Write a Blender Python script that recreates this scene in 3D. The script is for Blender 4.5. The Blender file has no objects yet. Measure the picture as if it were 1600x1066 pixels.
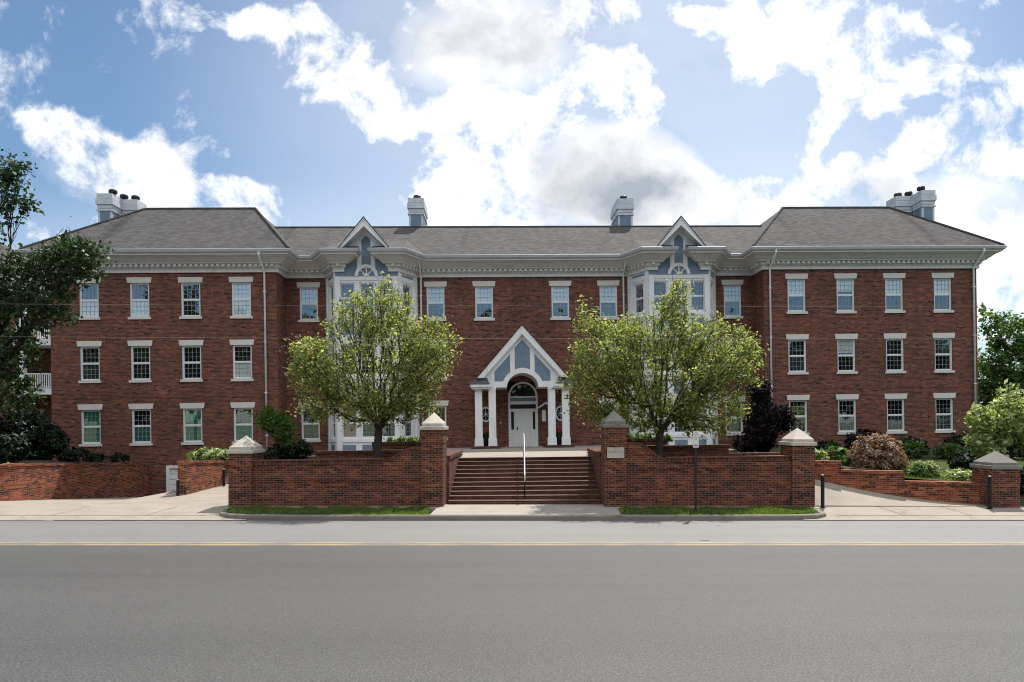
import bpy, math, random
import numpy as np
from mathutils import Vector, Matrix
R = math.radians
random.seed(7)
SC = bpy.context.scene
COL = SC.collection

# ------------------------------------------------------------------ camera
cd = bpy.data.cameras.new('camera'); cam = bpy.data.objects.new('camera', cd); COL.objects.link(cam)
cam.location = (0, 0, 2.82); cam.rotation_euler = (R(90), 0, 0)
cd.sensor_width = 36; cd.sensor_fit = 'HORIZONTAL'; cd.lens = 24.3
cd.shift_x = -0.0125; cd.shift_y = 0.0794
cd.clip_start = 0.1; cd.clip_end = 3000
SC.camera = cam
SC.cycles.pixel_filter_type = 'BLACKMAN_HARRIS'; SC.cycles.filter_width = 1.05
# ------------------------------------------------------------------ light
SUN_EL, SUN_AZ = 59.0, 25.0            # azimuth clockwise from +Y (behind the building, to the right)
SC.view_settings.view_transform = 'Standard'; SC.view_settings.look = 'None'
SC.view_settings.exposure = 1.12; SC.view_settings.gamma = 1.0
ld = bpy.data.lights.new('sun', 'SUN'); ld.energy = 2.95; ld.angle = R(0.53); ld.color = (1.0, 0.95, 0.87)
sun = bpy.data.objects.new('sun', ld); COL.objects.link(sun); sun.location = (10, 20, 40)
sdir = Vector((math.sin(R(SUN_AZ))*math.cos(R(SUN_EL)), math.cos(R(SUN_AZ))*math.cos(R(SUN_EL)), math.sin(R(SUN_EL))))
sun.rotation_euler = sdir.to_track_quat('Z', 'Y').to_euler()

def make_world():
    w = bpy.data.worlds.new('World'); SC.world = w; w.use_nodes = True
    nt = w.node_tree; N = nt.nodes; L = nt.links; N.clear()
    def nd(t, **k):
        n = N.new(t)
        for a, b in k.items(): setattr(n, a, b)
        return n
    def mth(op, a, b=None, clamp=False):
        n = nd('ShaderNodeMath', operation=op, use_clamp=clamp)
        for i, v in enumerate((a, b)):
            if v is None: continue
            if isinstance(v, (int, float)): n.inputs[i].default_value = v
            else: L.new(v, n.inputs[i])
        return n.outputs[0]
    sky = nd('ShaderNodeTexSky', sky_type='NISHITA', sun_disc=False)
    sky.sun_elevation = R(SUN_EL); sky.sun_rotation = R(SUN_AZ)
    sky.air_density = 1.0; sky.dust_density = 0.7; sky.ozone_density = 2.0
    tc = nd('ShaderNodeTexCoord'); sp = nd('ShaderNodeSeparateXYZ'); L.new(tc.outputs['Generated'], sp.inputs[0])
    dy = mth('MAXIMUM', mth('ABSOLUTE', sp.outputs[1]), 0.22)
    tx = mth('DIVIDE', sp.outputs[0], dy); ty = mth('DIVIDE', sp.outputs[2], dy)
    cx = nd('ShaderNodeCombineXYZ'); L.new(tx, cx.inputs[0]); L.new(ty, cx.inputs[1])
    P0 = cx.outputs[0]
    wn = nd('ShaderNodeTexNoise'); wn.inputs['Scale'].default_value = 5.0; wn.inputs['Detail'].default_value = 5; wn.inputs['Roughness'].default_value = 0.6
    L.new(P0, wn.inputs['Vector'])
    vs = nd('ShaderNodeVectorMath', operation='SUBTRACT'); L.new(wn.outputs['Color'], vs.inputs[0]); vs.inputs[1].default_value = (.5, .5, .5)
    vm = nd('ShaderNodeVectorMath', operation='SCALE'); L.new(vs.outputs[0], vm.inputs[0]); vm.inputs['Scale'].default_value = 0.13
    va = nd('ShaderNodeVectorMath', operation='ADD'); L.new(P0, va.inputs[0]); L.new(vm.outputs[0], va.inputs[1])
    P1 = va.outputs[0]
    def blobs(lst, src):
        acc = None
        for (px, py, a, b, rot, amp) in lst:
            m = nd('ShaderNodeMapping', vector_type='TEXTURE')
            m.inputs['Location'].default_value = ((px-820)/1080, (660-py)/1080, 0)
            m.inputs['Rotation'].default_value = (0, 0, R(rot))
            m.inputs['Scale'].default_value = (a/1080, b/1080, 1)
            L.new(src, m.inputs['Vector'])
            ln = nd('ShaderNodeVectorMath', operation='LENGTH'); L.new(m.outputs[0], ln.inputs[0])
            mr = nd('ShaderNodeMapRange', interpolation_type='SMOOTHSTEP'); L.new(ln.outputs['Value'], mr.inputs['Value'])
            mr.inputs['From Min'].default_value = 1.35; mr.inputs['From Max'].default_value = 0.35
            mr.inputs['To Min'].default_value = 0; mr.inputs['To Max'].default_value = amp
            acc = mr.outputs[0] if acc is None else mth('ADD', acc, mr.outputs[0])
        return acc
    white = [(130, 228, 120, 62, -24, 1.15), (245, 275, 165, 66, -22, 1.2), (375, 318, 90, 44, -18, 1.25), (70, 195, 60, 40, 0, .9), (280, 335, 150, 50, 0, 1.0),
             (80, 352, 60, 22, -8, .65), (270, 30, 60, 40, -45, .42), (190, 45, 30, 12, -40, .3),
             (430, 15, 130, 34, 0, .75), (520, 100, 210, 75, -32, .50), (610, 150, 150, 70, -35, .42), (480, 130, 60, 34, 0, .5), (560, 60, 120, 50, 0, .35),
             (800, 130, 170, 190, 0, 1.2), (740, 10, 160, 60, 0, .8), (870, 270, 180, 160, 0, 1.3), (665, 300, 60, 40, 0, .6),
             (760, 340, 120, 60, 0, 1.0), (1010, 320, 220, 90, 0, 1.4), (940, 150, 110, 110, 0, 1.0), (1000, 10, 180, 34, 0, .8),
             (1340, 55, 210, 75, 0, 1.2), (1390, 130, 140, 66, 12, 1.15), (1270, 60, 90, 60, 0, .6), (1290, 195, 90, 44, 25, .75), (1190, 20, 110, 50, 0, .7), (1160, 110, 40, 80, -10, .7),
             (1480, 275, 230, 95, 10, 1.2), (1590, 200, 110, 130, 0, 1.3), (1230, 295, 170, 60, 0, .9), (1250, 350, 260, 60, 0, 1.3), (1520, 350, 340, 120, 0, 1.4), (1600, 440, 200, 110, 0, 1.1),
             (-250, 300, 260, 70, -10, .9), (1900, 100, 260, 160, 0, .9), (700, -300, 500, 160, 10, .9), (1500, -420, 380, 130, -10, .8)]
    dark = [(765, 60, 150, 120, 0, .62), (960, 262, 140, 90, 0, .70), (1040, 315, 170, 60, 0, .55), (1430, 300, 120, 36, 0, .32), (1560, 330, 120, 60, 0, .35), (980, 40, 60, 40, 0, .2), (200, 300, 150, 30, -20, .16)]
    gap = [(1080, 80, 75, 60, 0, .65), (1245, 130, 45, 50, 0, .55), (1180, 215, 60, 50, 20, .65), (1560, 60, 60, 75, 0, .8), (1440, 195, 60, 16, 25, .5),
           (1350, 215, 90, 20, 20, .4), (610, 235, 60, 40, 0, .25), (1100, 215, 60, 26, -40, .3), (1310, 240, 40, 18, 20, .3)]
    mw = mth('MINIMUM', blobs(white, P1), 1.15); mg = blobs(gap, P1)
    mask = mth('SUBTRACT', mw, mg)
    n2 = nd('ShaderNodeTexNoise'); n2.inputs['Scale'].default_value = 8.5; n2.inputs['Detail'].default_value = 12; n2.inputs['Roughness'].default_value = 0.67; n2.inputs['Distortion'].default_value = 0.25
    L.new(P0, n2.inputs['Vector'])
    n3 = nd('ShaderNodeTexNoise'); n3.inputs['Scale'].default_value = 4.5; n3.inputs['Detail'].default_value = 8; n3.inputs['Roughness'].default_value = 0.6; L.new(P1, n3.inputs['Vector'])
    # billowy edge
    vo = nd('ShaderNodeTexVoronoi', feature='SMOOTH_F1'); vo.inputs['Scale'].default_value = 22.0; vo.inputs['Smoothness'].default_value = 0.6
    L.new(P1, vo.inputs['Vector'])
    d = mth('ADD', mth('MULTIPLY', mask, 0.78), mth('MULTIPLY', mth('SUBTRACT', n2.outputs['Fac'], 0.5), 4.3))
    d = mth('ADD', d, mth('MULTIPLY', mth('SUBTRACT', 0.35, vo.outputs['Distance']), 0.6))
    mr = nd('ShaderNodeMapRange', interpolation_type='SMOOTHSTEP'); L.new(d, mr.inputs['Value'])
    mr.inputs['From Min'].default_value = 0.05; mr.inputs['From Max'].default_value = 1.1
    dkb = blobs(dark, P1)
    dens = mth('MAXIMUM', mth('MAXIMUM', mr.outputs[0], mth('MULTIPLY', dkb, 1.9, True)), blobs([(960, 120, 620, 420, 0, .34), (1500, 420, 500, 200, 0, .25), (300, 420, 700, 130, 0, .16)], P0))
    # behind the camera: clear low sky; bright cloud added above to light the facade
    back = nd('ShaderNodeMapRange'); L.new(sp.outputs[1], back.inputs['Value']); back.inputs['From Min'].default_value = 0.10; back.inputs['From Max'].default_value = -0.12
    el = nd('ShaderNodeMapRange', interpolation_type='SMOOTHSTEP'); L.new(sp.outputs[2], el.inputs['Value']); el.inputs['From Min'].default_value = 0.26; el.inputs['From Max'].default_value = 0.46
    bn = nd('ShaderNodeTexNoise'); bn.inputs['Scale'].default_value = 4.0; bn.inputs['Detail'].default_value = 6; L.new(tc.outputs['Generated'], bn.inputs['Vector'])
    bm = nd('ShaderNodeMapRange', interpolation_type='SMOOTHSTEP'); L.new(bn.outputs['Fac'], bm.inputs['Value']); bm.inputs['From Min'].default_value = 0.36; bm.inputs['From Max'].default_value = 0.56
    bd = mth('MULTIPLY', el.outputs[0], bm.outputs[0])
    dens = mth('ADD', mth('MULTIPLY', dens, mth('SUBTRACT', 1.0, back.outputs[0])), mth('MULTIPLY', bd, back.outputs[0]), True)
    # horizon fade of blue toward pale + general thin veil
    gy = mth('MULTIPLY', mth('ADD', mth('MULTIPLY', dkb, mth('ADD', 0.25, mth('MULTIPLY', n3.outputs['Fac'], 1.5))), mth('MULTIPLY', mth('SUBTRACT', n3.outputs['Fac'], 0.54), 1.5)), 1.0, True)
    cr = nd('ShaderNodeMix', data_type='RGBA'); L.new(gy, cr.inputs['Factor'])
    CW = 3.9; CB = 7.8      # cloud brightness ahead (partly backlit) and behind the camera (boosted to fill the facade)
    cr.inputs['A'].default_value = (CW*1.0, CW*1.0, CW*1.01, 1); cr.inputs['B'].default_value = (CW*.36, CW*.40, CW*.45, 1)
    sm = nd('ShaderNodeMix', data_type='RGBA', blend_type='MULTIPLY'); sm.inputs['Factor'].default_value = 1
    L.new(sky.outputs[0], sm.inputs['A']); sm.inputs['B'].default_value = (.300, .345, .365, 1)
    mx = nd('ShaderNodeMix', data_type='RGBA'); L.new(dens, mx.inputs['Factor']); L.new(sm.outputs['Result'], mx.inputs['A']); L.new(cr.outputs['Result'], mx.inputs['B'])
    cb = nd('ShaderNodeMix', data_type='RGBA'); L.new(back.outputs[0], cb.inputs['Factor']); L.new(cr.outputs['Result'], cb.inputs['A']); cb.inputs['B'].default_value = (CB, CB, CB*1.01, 1)
    L.new(cb.outputs['Result'], mx.inputs['B'])
    bg = nd('ShaderNodeBackground'); bg.inputs['Strength'].default_value = 0.15; L.new(mx.outputs['Result'], bg.inputs['Color'])
    out = nd('ShaderNodeOutputWorld'); L.new(bg.outputs[0], out.inputs[0])
make_world()

# ------------------------------------------------------------------ materials
MATS = {}
class NT:
    def __init__(s, name):
        s.m = bpy.data.materials.new(name); s.m.use_nodes = True; s.nt = s.m.node_tree; s.nt.nodes.clear()
        s.out = s.n('ShaderNodeOutputMaterial'); s.b = s.n('ShaderNodeBsdfPrincipled'); s.l(s.b.outputs[0], s.out.inputs[0])
        s.b.inputs['Specular IOR Level'].default_value = 0.3
        MATS[name] = s.m
    def n(s, t, **k):
        n = s.nt.nodes.new(t)
        for a, b in k.items(): setattr(n, a, b)
        return n
    def l(s, a, b): s.nt.links.new(a, b)
    def uv(s): return s.n('ShaderNodeTexCoord').outputs['UV']
    def obj(s): return s.n('ShaderNodeTexCoord').outputs['Object']
    def noise(s, vec, scale, detail=4, rough=.55, dist=0):
        n = s.n('ShaderNodeTexNoise'); s.l(vec, n.inputs['Vector']); n.inputs['Scale'].default_value = scale
        n.inputs['Detail'].default_value = detail; n.inputs['Roughness'].default_value = rough; n.inputs['Distortion'].default_value = dist
        return n.outputs['Fac']
    def ramp(s, fac, stops, interp='LINEAR'):
        r = s.n('ShaderNodeValToRGB'); s.l(fac, r.inputs[0]); cr = r.color_ramp; cr.interpolation = interp
        while len(cr.elements) < len(stops): cr.elements.new(0.5)
        for e, (p, c) in zip(cr.elements, stops):
            e.position = p; e.color = (c[0], c[1], c[2], 1) if not isinstance(c, (int, float)) else (c, c, c, 1)
        return r.outputs[0]
    def mix(s, f, a, b, mode='MIX'):
        m = s.n('ShaderNodeMix', data_type='RGBA', blend_type=mode)
        for sock, v in (('Factor', f), ('A', a), ('B', b)):
            if isinstance(v, (int, float)): m.inputs[sock].default_value = v if sock == 'Factor' else (v, v, v, 1)
            elif isinstance(v, tuple): m.inputs[sock].default_value = (*v, 1)
            else: s.l(v, m.inputs[sock])
        return m.outputs['Result']
    def bump(s, h, strength=.3, dist=.01):
        b = s.n('ShaderNodeBump'); s.l(h, b.inputs['Height']); b.inputs['Strength'].default_value = strength; b.inputs['Distance'].default_value = dist
        s.l(b.outputs[0], s.b.inputs['Normal'])
    def color(s, c, rough=.7):
        if isinstance(c, tuple): s.b.inputs['Base Color'].default_value = (*c, 1)
        else: s.l(c, s.b.inputs['Base Color'])
        s.b.inputs['Roughness'].default_value = rough

def cell_random(s, uv, W, H):
    sp = s.n('ShaderNodeSeparateXYZ'); s.l(uv, sp.inputs[0])
    def m(op, a, b=None):
        n = s.n('ShaderNodeMath', operation=op)
        for i, v in enumerate((a, b)):
            if v is None: continue
            if isinstance(v, (int, float)): n.inputs[i].default_value = v
            else: s.l(v, n.inputs[i])
        return n.outputs[0]
    row = m('FLOOR', m('DIVIDE', sp.outputs[1], H)); odd = m('FLOORED_MODULO', row, 2.0)
    col = m('FLOOR', m('ADD', m('DIVIDE', sp.outputs[0], W), m('MULTIPLY', odd, .5)))
    c = s.n('ShaderNodeCombineXYZ'); s.l(col, c.inputs[0]); s.l(row, c.inputs[1])
    w = s.n('ShaderNodeTexWhiteNoise', noise_dimensions='2D'); s.l(c.outputs[0], w.inputs['Vector']); return w.outputs['Value']
def brick(name, mortar, stops, vertical=False, mort=.011, grime=.5):
    s = NT(name); uv = s.uv()
    if vertical:
        mp = s.n('ShaderNodeMapping'); s.l(uv, mp.inputs[0]); mp.inputs['Rotation'].default_value = (0, 0, R(90)); uv2 = mp.outputs[0]
    else: uv2 = uv
    bt = s.n('ShaderNodeTexBrick'); s.l(uv2, bt.inputs['Vector'])
    bt.inputs['Scale'].default_value = 1; bt.inputs['Brick Width'].default_value = .213; bt.inputs['Row Height'].default_value = .0677
    bt.inputs['Mortar Size'].default_value = mort*.5; bt.inputs['Mortar Smooth'].default_value = .15; bt.inputs['Bias'].default_value = 0
    bt.inputs['Color1'].default_value = (0, 0, 0, 1); bt.inputs['Color2'].default_value = (1, 1, 1, 1); bt.inputs['Mortar'].default_value = (.5, .5, .5, 1); bt.offset = .5
    c = s.ramp(cell_random(s, uv2, .213, .0677), stops)
    f = s.noise(uv, 28, 3, .6); c = s.mix(.25, c, s.mix(f, (.35, .35, .35), (1.5, 1.4, 1.4)), 'MULTIPLY')
    big = s.noise(uv, .55, 5, .6, .4)
    g = s.ramp(big, [(.3, (.72, .70, .70)), (.55, (1, 1, 1)), (.75, (1.22, 1.10, 1.05))])
    c = s.mix(grime, c, g, 'MULTIPLY')
    hue = s.ramp(s.noise(uv, 1.1, 4, .6), [(.32, (.74, .74, .78)), (.5, (1, 1, 1)), (.68, (1.2, 1.05, .88))]); c = s.mix(.7, c, hue, 'MULTIPLY')
    mps = s.n('ShaderNodeMapping'); s.l(uv, mps.inputs[0]); mps.inputs['Scale'].default_value = (2.2, .16, 1)
    c = s.mix(.6, c, s.ramp(s.noise(mps.outputs[0], 1.0, 5, .65), [(.30, (.70, .70, .71)), (.45, (1, 1, 1)), (.70, (1.10, 1.08, 1.07))]), 'MULTIPLY')
    mo = s.mix(s.noise(uv, 3.0, 4), tuple(x*.55 for x in mortar), tuple(x*1.35 for x in mortar))
    c = s.mix(bt.outputs['Fac'], c, mo)
    s.color(c, .88)
    inv = s.n('ShaderNodeMath', operation='SUBTRACT'); inv.inputs[0].default_value = 1; s.l(bt.outputs['Fac'], inv.inputs[1])
    s.bump(inv.outputs[0], .35, .006)
    return s.m
RED = [(0, (.014, .009, .009)), (.05, (.035, .017, .015)), (.11, (.100, .034, .024)), (.55, (.145, .045, .028)), (.8, (.180, .058, .036)), (1, (.26, .095, .058))]
RED2 = [(0, (.013, .009, .009)), (.12, (.028, .013, .012)), (.24, (.075, .021, .013)), (.6, (.115, .030, .015)), (.85, (.165, .044, .021)), (1, (.24, .075, .036))]
RED3 = [(0, (.035, .013, .010)), (.5, (.09, .030, .018)), (1, (.16, .055, .03))]
M_BRICK = brick('facade_brick', (.20, .145, .11), RED, mort=.012)
M_WALLB = brick('street_wall_brick', (.25, .18, .135), RED2, mort=.010)
M_WALLO = brick('sunlit_orange_brick', (.30, .20, .14), [(0, (.02, .011, .009)), (.14, (.05, .019, .012)), (.24, (.13, .033, .016)), (.6, (.20, .050, .022)), (.85, (.27, .074, .031)), (1, (.36, .12, .055))], mort=.010)  # more orange brick, its colour also lightened to stand in for sunlight
M_SOLD = brick('soldier_brick', (.15, .105, .08), RED3, vertical=True, mort=.010)

def white(name, base=(.80, .80, .79), rough=.5):
    s = NT(name); o = s.obj()
    n = s.noise(o, 1.3, 6, .65); st = s.noise(o, 9, 3)
    c = s.mix(s.ramp(n, [(.35, 0), (.7, 1)]), tuple(x*.90 for x in base), base)
    c = s.mix(.12, c, s.mix(st, (.6, .6, .58), (1, 1, 1)), 'MULTIPLY')
    mp = s.n('ShaderNodeMapping'); s.l(o, mp.inputs[0]); mp.inputs['Scale'].default_value = (5, 5, .35)
    gs = s.noise(mp.outputs[0], 1.2, 5, .65); c = s.mix(.55, c, s.ramp(gs, [(.30, (.74, .73, .70)), (.46, (1, 1, 1))]), 'MULTIPLY')
    s.color(c, rough); return s.m
M_WHITE = white('white_paint'); M_MUNT = white('muntin_paint', (.36, .38, .41)); M_CREAM = white('cornice_paint', (.72, .70, .66)); M_GUTTER = white('gutter_metal', (.50, .51, .52), .4)
M_STONE = white('limestone', (.68, .65, .59), .8)
def siding(name, c0):
    s = NT(name); uv = s.uv(); sp = s.n('ShaderNodeSeparateXYZ'); s.l(uv, sp.inputs[0])
    m = s.n('ShaderNodeMath', operation='MULTIPLY'); s.l(sp.outputs[1], m.inputs[0]); m.inputs[1].default_value = 8.5
    f = s.n('ShaderNodeMath', operation='FRACT'); s.l(m.outputs[0], f.inputs[0])
    n = s.noise(uv, 3, 5)
    s.color(s.mix(s.ramp(n, [(.3, 0), (.7, 1)]), tuple(x*.85 for x in c0), tuple(x*1.1 for x in c0)), .55); s.bump(f.outputs[0], .5, .012); return s.m
M_BLUE = siding('blue_siding', (.16, .225, .285)); M_CHIM = siding('chimney_boards', (.56, .58, .61))

def shingle(name='roof_shingles'):
    s = NT(name); uv = s.uv()
    bt = s.n('ShaderNodeTexBrick'); s.l(uv, bt.inputs['Vector']); bt.inputs['Scale'].default_value = 1
    bt.inputs['Brick Width'].default_value = .26; bt.inputs['Row Height'].default_value = .14; bt.inputs['Mortar Size'].default_value = .006; bt.inputs['Mortar Smooth'].default_value = .4
    bt.inputs['Color1'].default_value = (0, 0, 0, 1); bt.inputs['Color2'].default_value = (1, 1, 1, 1)
    c = s.ramp(cell_random(s, uv, .26, .14), [(0, (.056, .053, .052)), (.5, (.078, .074, .072)), (1, (.106, .100, .097))])
    c = s.mix(bt.outputs['Fac'], c, (.05, .045, .043))
    # rain streaks run down the slope
    mp = s.n('ShaderNodeMapping'); s.l(uv, mp.inputs[0]); mp.inputs['Scale'].default_value = (.9, .07, 1)
    st = s.noise(mp.outputs[0], 1.0, 4, .5)
    c = s.mix(.8, c, s.ramp(st, [(.30, (.42, .40, .40)), (.40, (.95, .95, .95)), (.75, (1.12, 1.10, 1.08))]), 'MULTIPLY')
    c = s.mix(.5, c, s.mix(s.noise(uv, 60, 3), (.4, .4, .4), (1.5, 1.5, 1.5)), 'MULTIPLY')
    s.color(c, .95); s.bump(bt.outputs['Color'], .4, .01); return s.m
M_ROOF = shingle()

def plain(name, c, rough=.6, metal=0, spec=.3):
    s = NT(name); o = s.obj(); n = s.noise(o, 14, 4)
    s.color(s.mix(n, tuple(x*.8 for x in c), tuple(min(1, x*1.2) for x in c)), rough); s.b.inputs['Metallic'].default_value = metal
    s.b.inputs['Specular IOR Level'].default_value = spec; return s.m
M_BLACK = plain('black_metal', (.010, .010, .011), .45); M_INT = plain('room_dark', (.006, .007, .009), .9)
M_BLIND = plain('white_blind', (.82, .83, .81), .8); M_GREEN = plain('green_curtain', (.05, .22, .15), .8); M_GREYC = plain('grey_curtain', (.035, .050, .052), .8)
M_PEACH = plain('peach_curtain', (.5, .33, .24), .8); M_POT = plain('pot_glaze', (.012, .011, .012), .3)
M_SOIL = plain('soil', (.035, .024, .016), .95); M_FLOWER = plain('red_petals', (.45, .02, .05), .6); M_WHITEFL = plain('white_petals', (.8, .8, .75), .6)
M_STEPR = brick('step_brick', (.15, .09, .06), [(0, (.045, .022, .014)), (.5, (.075, .035, .022)), (1, (.11, .05, .03))], mort=.008, grime=.8)
M_FLUE = plain('flue_metal', (.02, .02, .022), .5, .3)
M_CHROME = plain('rail_metal', (.62, .62, .62), .35, .3)

def curtain_folds():
    for m in (M_GREEN, M_GREYC, M_PEACH, M_BLIND):
        nt = m.node_tree; b = [n for n in nt.nodes if n.type == 'BSDF_PRINCIPLED'][0]
        w = nt.nodes.new('ShaderNodeTexWave'); tc = nt.nodes.new('ShaderNodeTexCoord'); nt.links.new(tc.outputs['Object'], w.inputs['Vector'])
        w.inputs['Scale'].default_value = 3; w.inputs['Distortion'].default_value = 1; w.bands_direction = 'X'
        bp = nt.nodes.new('ShaderNodeBump'); bp.inputs['Strength'].default_value = .25; bp.inputs['Distance'].default_value = .03
        nt.links.new(w.outputs['Fac'], bp.inputs['Height']); nt.links.new(bp.outputs[0], b.inputs['Normal'])
curtain_folds()

def glass(name, refl=.3, tint=(.95, .97, .97)):
    s = NT(name); s.nt.nodes.remove(s.b)
    t = s.n('ShaderNodeBsdfTransparent'); t.inputs[0].default_value = (*tint, 1)
    g = s.n('ShaderNodeBsdfGlossy'); g.inputs['Roughness'].default_value = .015; g.inputs['Color'].default_value = (.95, .97, 1, 1)
    o = s.obj(); b = s.n('ShaderNodeBump'); s.l(s.noise(o, 1.6, 2), b.inputs['Height']); b.inputs['Strength'].default_value = .035; b.inputs['Distance'].default_value = .03
    s.l(b.outputs[0], g.inputs['Normal'])
    m = s.n('ShaderNodeMixShader'); m.inputs[0].default_value = refl; s.l(t.outputs[0], m.inputs[1]); s.l(g.outputs[0], m.inputs[2]); s.l(m.outputs[0], s.out.inputs[0])
    return s.m
M_GLASS = glass('window_glass', .17)
def stained():
    s = NT('leaded_glass'); v = s.n('ShaderNodeTexVoronoi'); s.l(s.obj(), v.inputs['Vector']); v.inputs['Scale'].default_value = 7; 
    c = s.ramp(v.outputs['Color'], [(0, (.01, .015, .012)), (.6, (.015, .03, .02)), (.68, (.25, .12, .08)), (.78, (.02, .05, .03)), (.86, (.55, .52, .45)), (1, (.03, .03, .03))], 'CONSTANT')
    s.color(c, .12); s.b.inputs['Specular IOR Level'].default_value = .6; return s.m
M_STAIN = stained()

def asphalt():
    s = NT('asphalt'); o = s.obj()
    a = s.noise(o, 38, 4, .75); b = s.noise(o, 120, 2, .6)
    mp = s.n('ShaderNodeMapping'); s.l(o, mp.inputs[0]); mp.inputs['Scale'].default_value = (.05, .55, 1)
    lane = s.noise(mp.outputs[0], 1.1, 5, .6, .3); bl = s.noise(o, .35, 5, .6)
    sp = s.n('ShaderNodeSeparateXYZ'); s.l(o, sp.inputs[0])
    far = s.n('ShaderNodeMapRange'); s.l(sp.outputs[1], far.inputs[0]); far.inputs[1].default_value = 15.7; far.inputs[2].default_value = 16.2
    base = s.mix(far.outputs[0], (.062, .061, .059), (.160, .157, .153))
    vc = s.n('ShaderNodeTexVoronoi'); s.l(o, vc.inputs['Vector']); vc.inputs['Scale'].default_value = 62
    base = s.mix(.55, base, s.ramp(vc.outputs['Color'], [(.1, (.45, .45, .45)), (.5, (1, 1, 1)), (.9, (1.7, 1.68, 1.64))]), 'MULTIPLY')
    c = s.mix(.9, base, s.ramp(a, [(.34, (.18, .18, .18)), (.5, (1, 1, 1)), (.66, (1.8, 1.76, 1.72))]), 'MULTIPLY')
    c = s.mix(.5, c, s.ramp(b, [(.3, (.35, .35, .35)), (.5, (1, 1, 1)), (.7, (1.8, 1.8, 1.8))]), 'MULTIPLY')
    c = s.mix(.8, c, s.ramp(lane, [(.3, (.86, .86, .86)), (.5, (1, 1, 1)), (.7, (1.1, 1.1, 1.1))]), 'MULTIPLY')
    c = s.mix(.5, c, s.ramp(bl, [(.3, (.9, .9, .9)), (.7, (1.1, 1.1, 1.1))]), 'MULTIPLY')
    def band(y, wd, dark):
        nonlocal c
        m = s.n('ShaderNodeMath', operation='SUBTRACT'); s.l(sp.outputs[1], m.inputs[0]); m.inputs[1].default_value = y
        m2 = s.n('ShaderNodeMath', operation='ABSOLUTE'); s.l(m.outputs[0], m2.inputs[0])
        mr_ = s.n('ShaderNodeMapRange', interpolation_type='SMOOTHSTEP'); s.l(m2.outputs[0], mr_.inputs[0]); mr_.inputs[1].default_value = wd; mr_.inputs[2].default_value = 0
        c = s.mix(mr_.outputs[0], c, s.mix(1.0, c, (dark, dark, dark), 'MULTIPLY'))
    for y_, w_, d_ in ((11.9, .55, .93), (13.6, .5, .93), (9.6, .8, 1.08), (17.2, .4, .95), (18.7, .4, .95), (12.75, .35, .90), (14.65, .04, .78), (19.55, .25, .86)): band(y_, w_, d_)
    w = s.n('ShaderNodeTexVoronoi'); s.l(o, w.inputs['Vector']); w.inputs['Scale'].default_value = 1.7
    fl = s.ramp(w.outputs['Distance'], [(0, 1), (.012, 1), (.02, 0)])
    c = s.mix(fl, c, (.38, .37, .35))
    s.color(c, .68); s.b.inputs['Specular IOR Level'].default_value = .45; s.bump(a, .5, .006); return s.m
M_ASPH = asphalt()
def concrete(name, c0, joints=None):
    s = NT(name); o = s.obj()
    a = s.noise(o, 1.1, 6, .65); b = s.noise(o, 70, 3, .6)
    c = s.mix(s.ramp(a, [(.3, 0), (.7, 1)]), tuple(x*.86 for x in c0), tuple(x*1.08 for x in c0))
    c = s.mix(.4, c, s.mix(b, (.6, .58, .55), (1.4, 1.4, 1.4)), 'MULTIPLY')
    mp = s.n('ShaderNodeMapping'); s.l(o, mp.inputs[0]); mp.inputs['Scale'].default_value = (.35, 1.6, 1)
    st = s.noise(mp.outputs[0], 1.3, 5, .6); c = s.mix(.7, c, s.ramp(st, [(.3, (.84, .82, .80)), (.5, (1, 1, 1))]), 'MULTIPLY')
    vo = s.n('ShaderNodeTexVoronoi', feature='DISTANCE_TO_EDGE'); wv = s.mix(.16, o, s.n('ShaderNodeTexCoord').outputs['Object'])
    nz = s.n('ShaderNodeTexNoise'); s.l(o, nz.inputs['Vector']); nz.inputs['Scale'].default_value = 1.3; nz.inputs['Detail'].default_value = 5
    vm = s.n('ShaderNodeVectorMath', operation='ADD'); sc_ = s.n('ShaderNodeVectorMath', operation='SCALE'); s.l(nz.outputs['Color'], sc_.inputs[0]); sc_.inputs['Scale'].default_value = 1.1
    s.l(o, vm.inputs[0]); s.l(sc_.outputs[0], vm.inputs[1]); s.l(vm.outputs[0], vo.inputs['Vector']); vo.inputs['Scale'].default_value = .26
    ck = s.ramp(vo.outputs['Distance'], [(0, .45), (.0022, .6), (.004, 1)]); c = s.mix(.8, c, ck, 'MULTIPLY')
    sp2 = s.noise(o, 2.6, 6, .7); c = s.mix(.6, c, s.ramp(sp2, [(.30, (.70, .68, .66)), (.40, (1, 1, 1))]), 'MULTIPLY')
    s.color(c, .9); s.bump(b, .25, .004); return s.m
M_CONC = concrete('drive_concrete', (.285, .25, .212)); M_WALK = concrete('sidewalk_concrete', (.30, .27, .235)); M_KERB = concrete('kerb_concrete', (.20, .175, .15))
M_CAP = concrete('cap_stone', (.46, .43, .37)); M_CAPD = concrete('dull_cap_stone', (.20, .19, .165))  # darker copy puts tree shade into the cap right of the steps
def yellow():
    s = NT('yellow_paint'); o = s.obj(); a = s.noise(o, 26, 5, .75); b = s.noise(o, .8, 4, .6)
    w = s.ramp(s.mix(.45, a, b), [(.42, 0), (.54, 1)])
    s.color(s.mix(w, (.18, .155, .12), (.42, .30, .14)), .75); return s.m
M_YEL = yellow()
def ground(name, c0, c1, sc=.8):
    s = NT(name); o = s.obj(); s.color(s.mix(s.noise(o, sc, 6, .65), c0, c1), .95); s.bump(s.noise(o, 20, 4), .6, .03); return s.m
M_GRASS = ground('lawn_soil', (.045, .042, .018), (.04, .065, .018), 3); M_MULCH = ground('mulch', (.018, .012, .008), (.05, .034, .022), 6)

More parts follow.
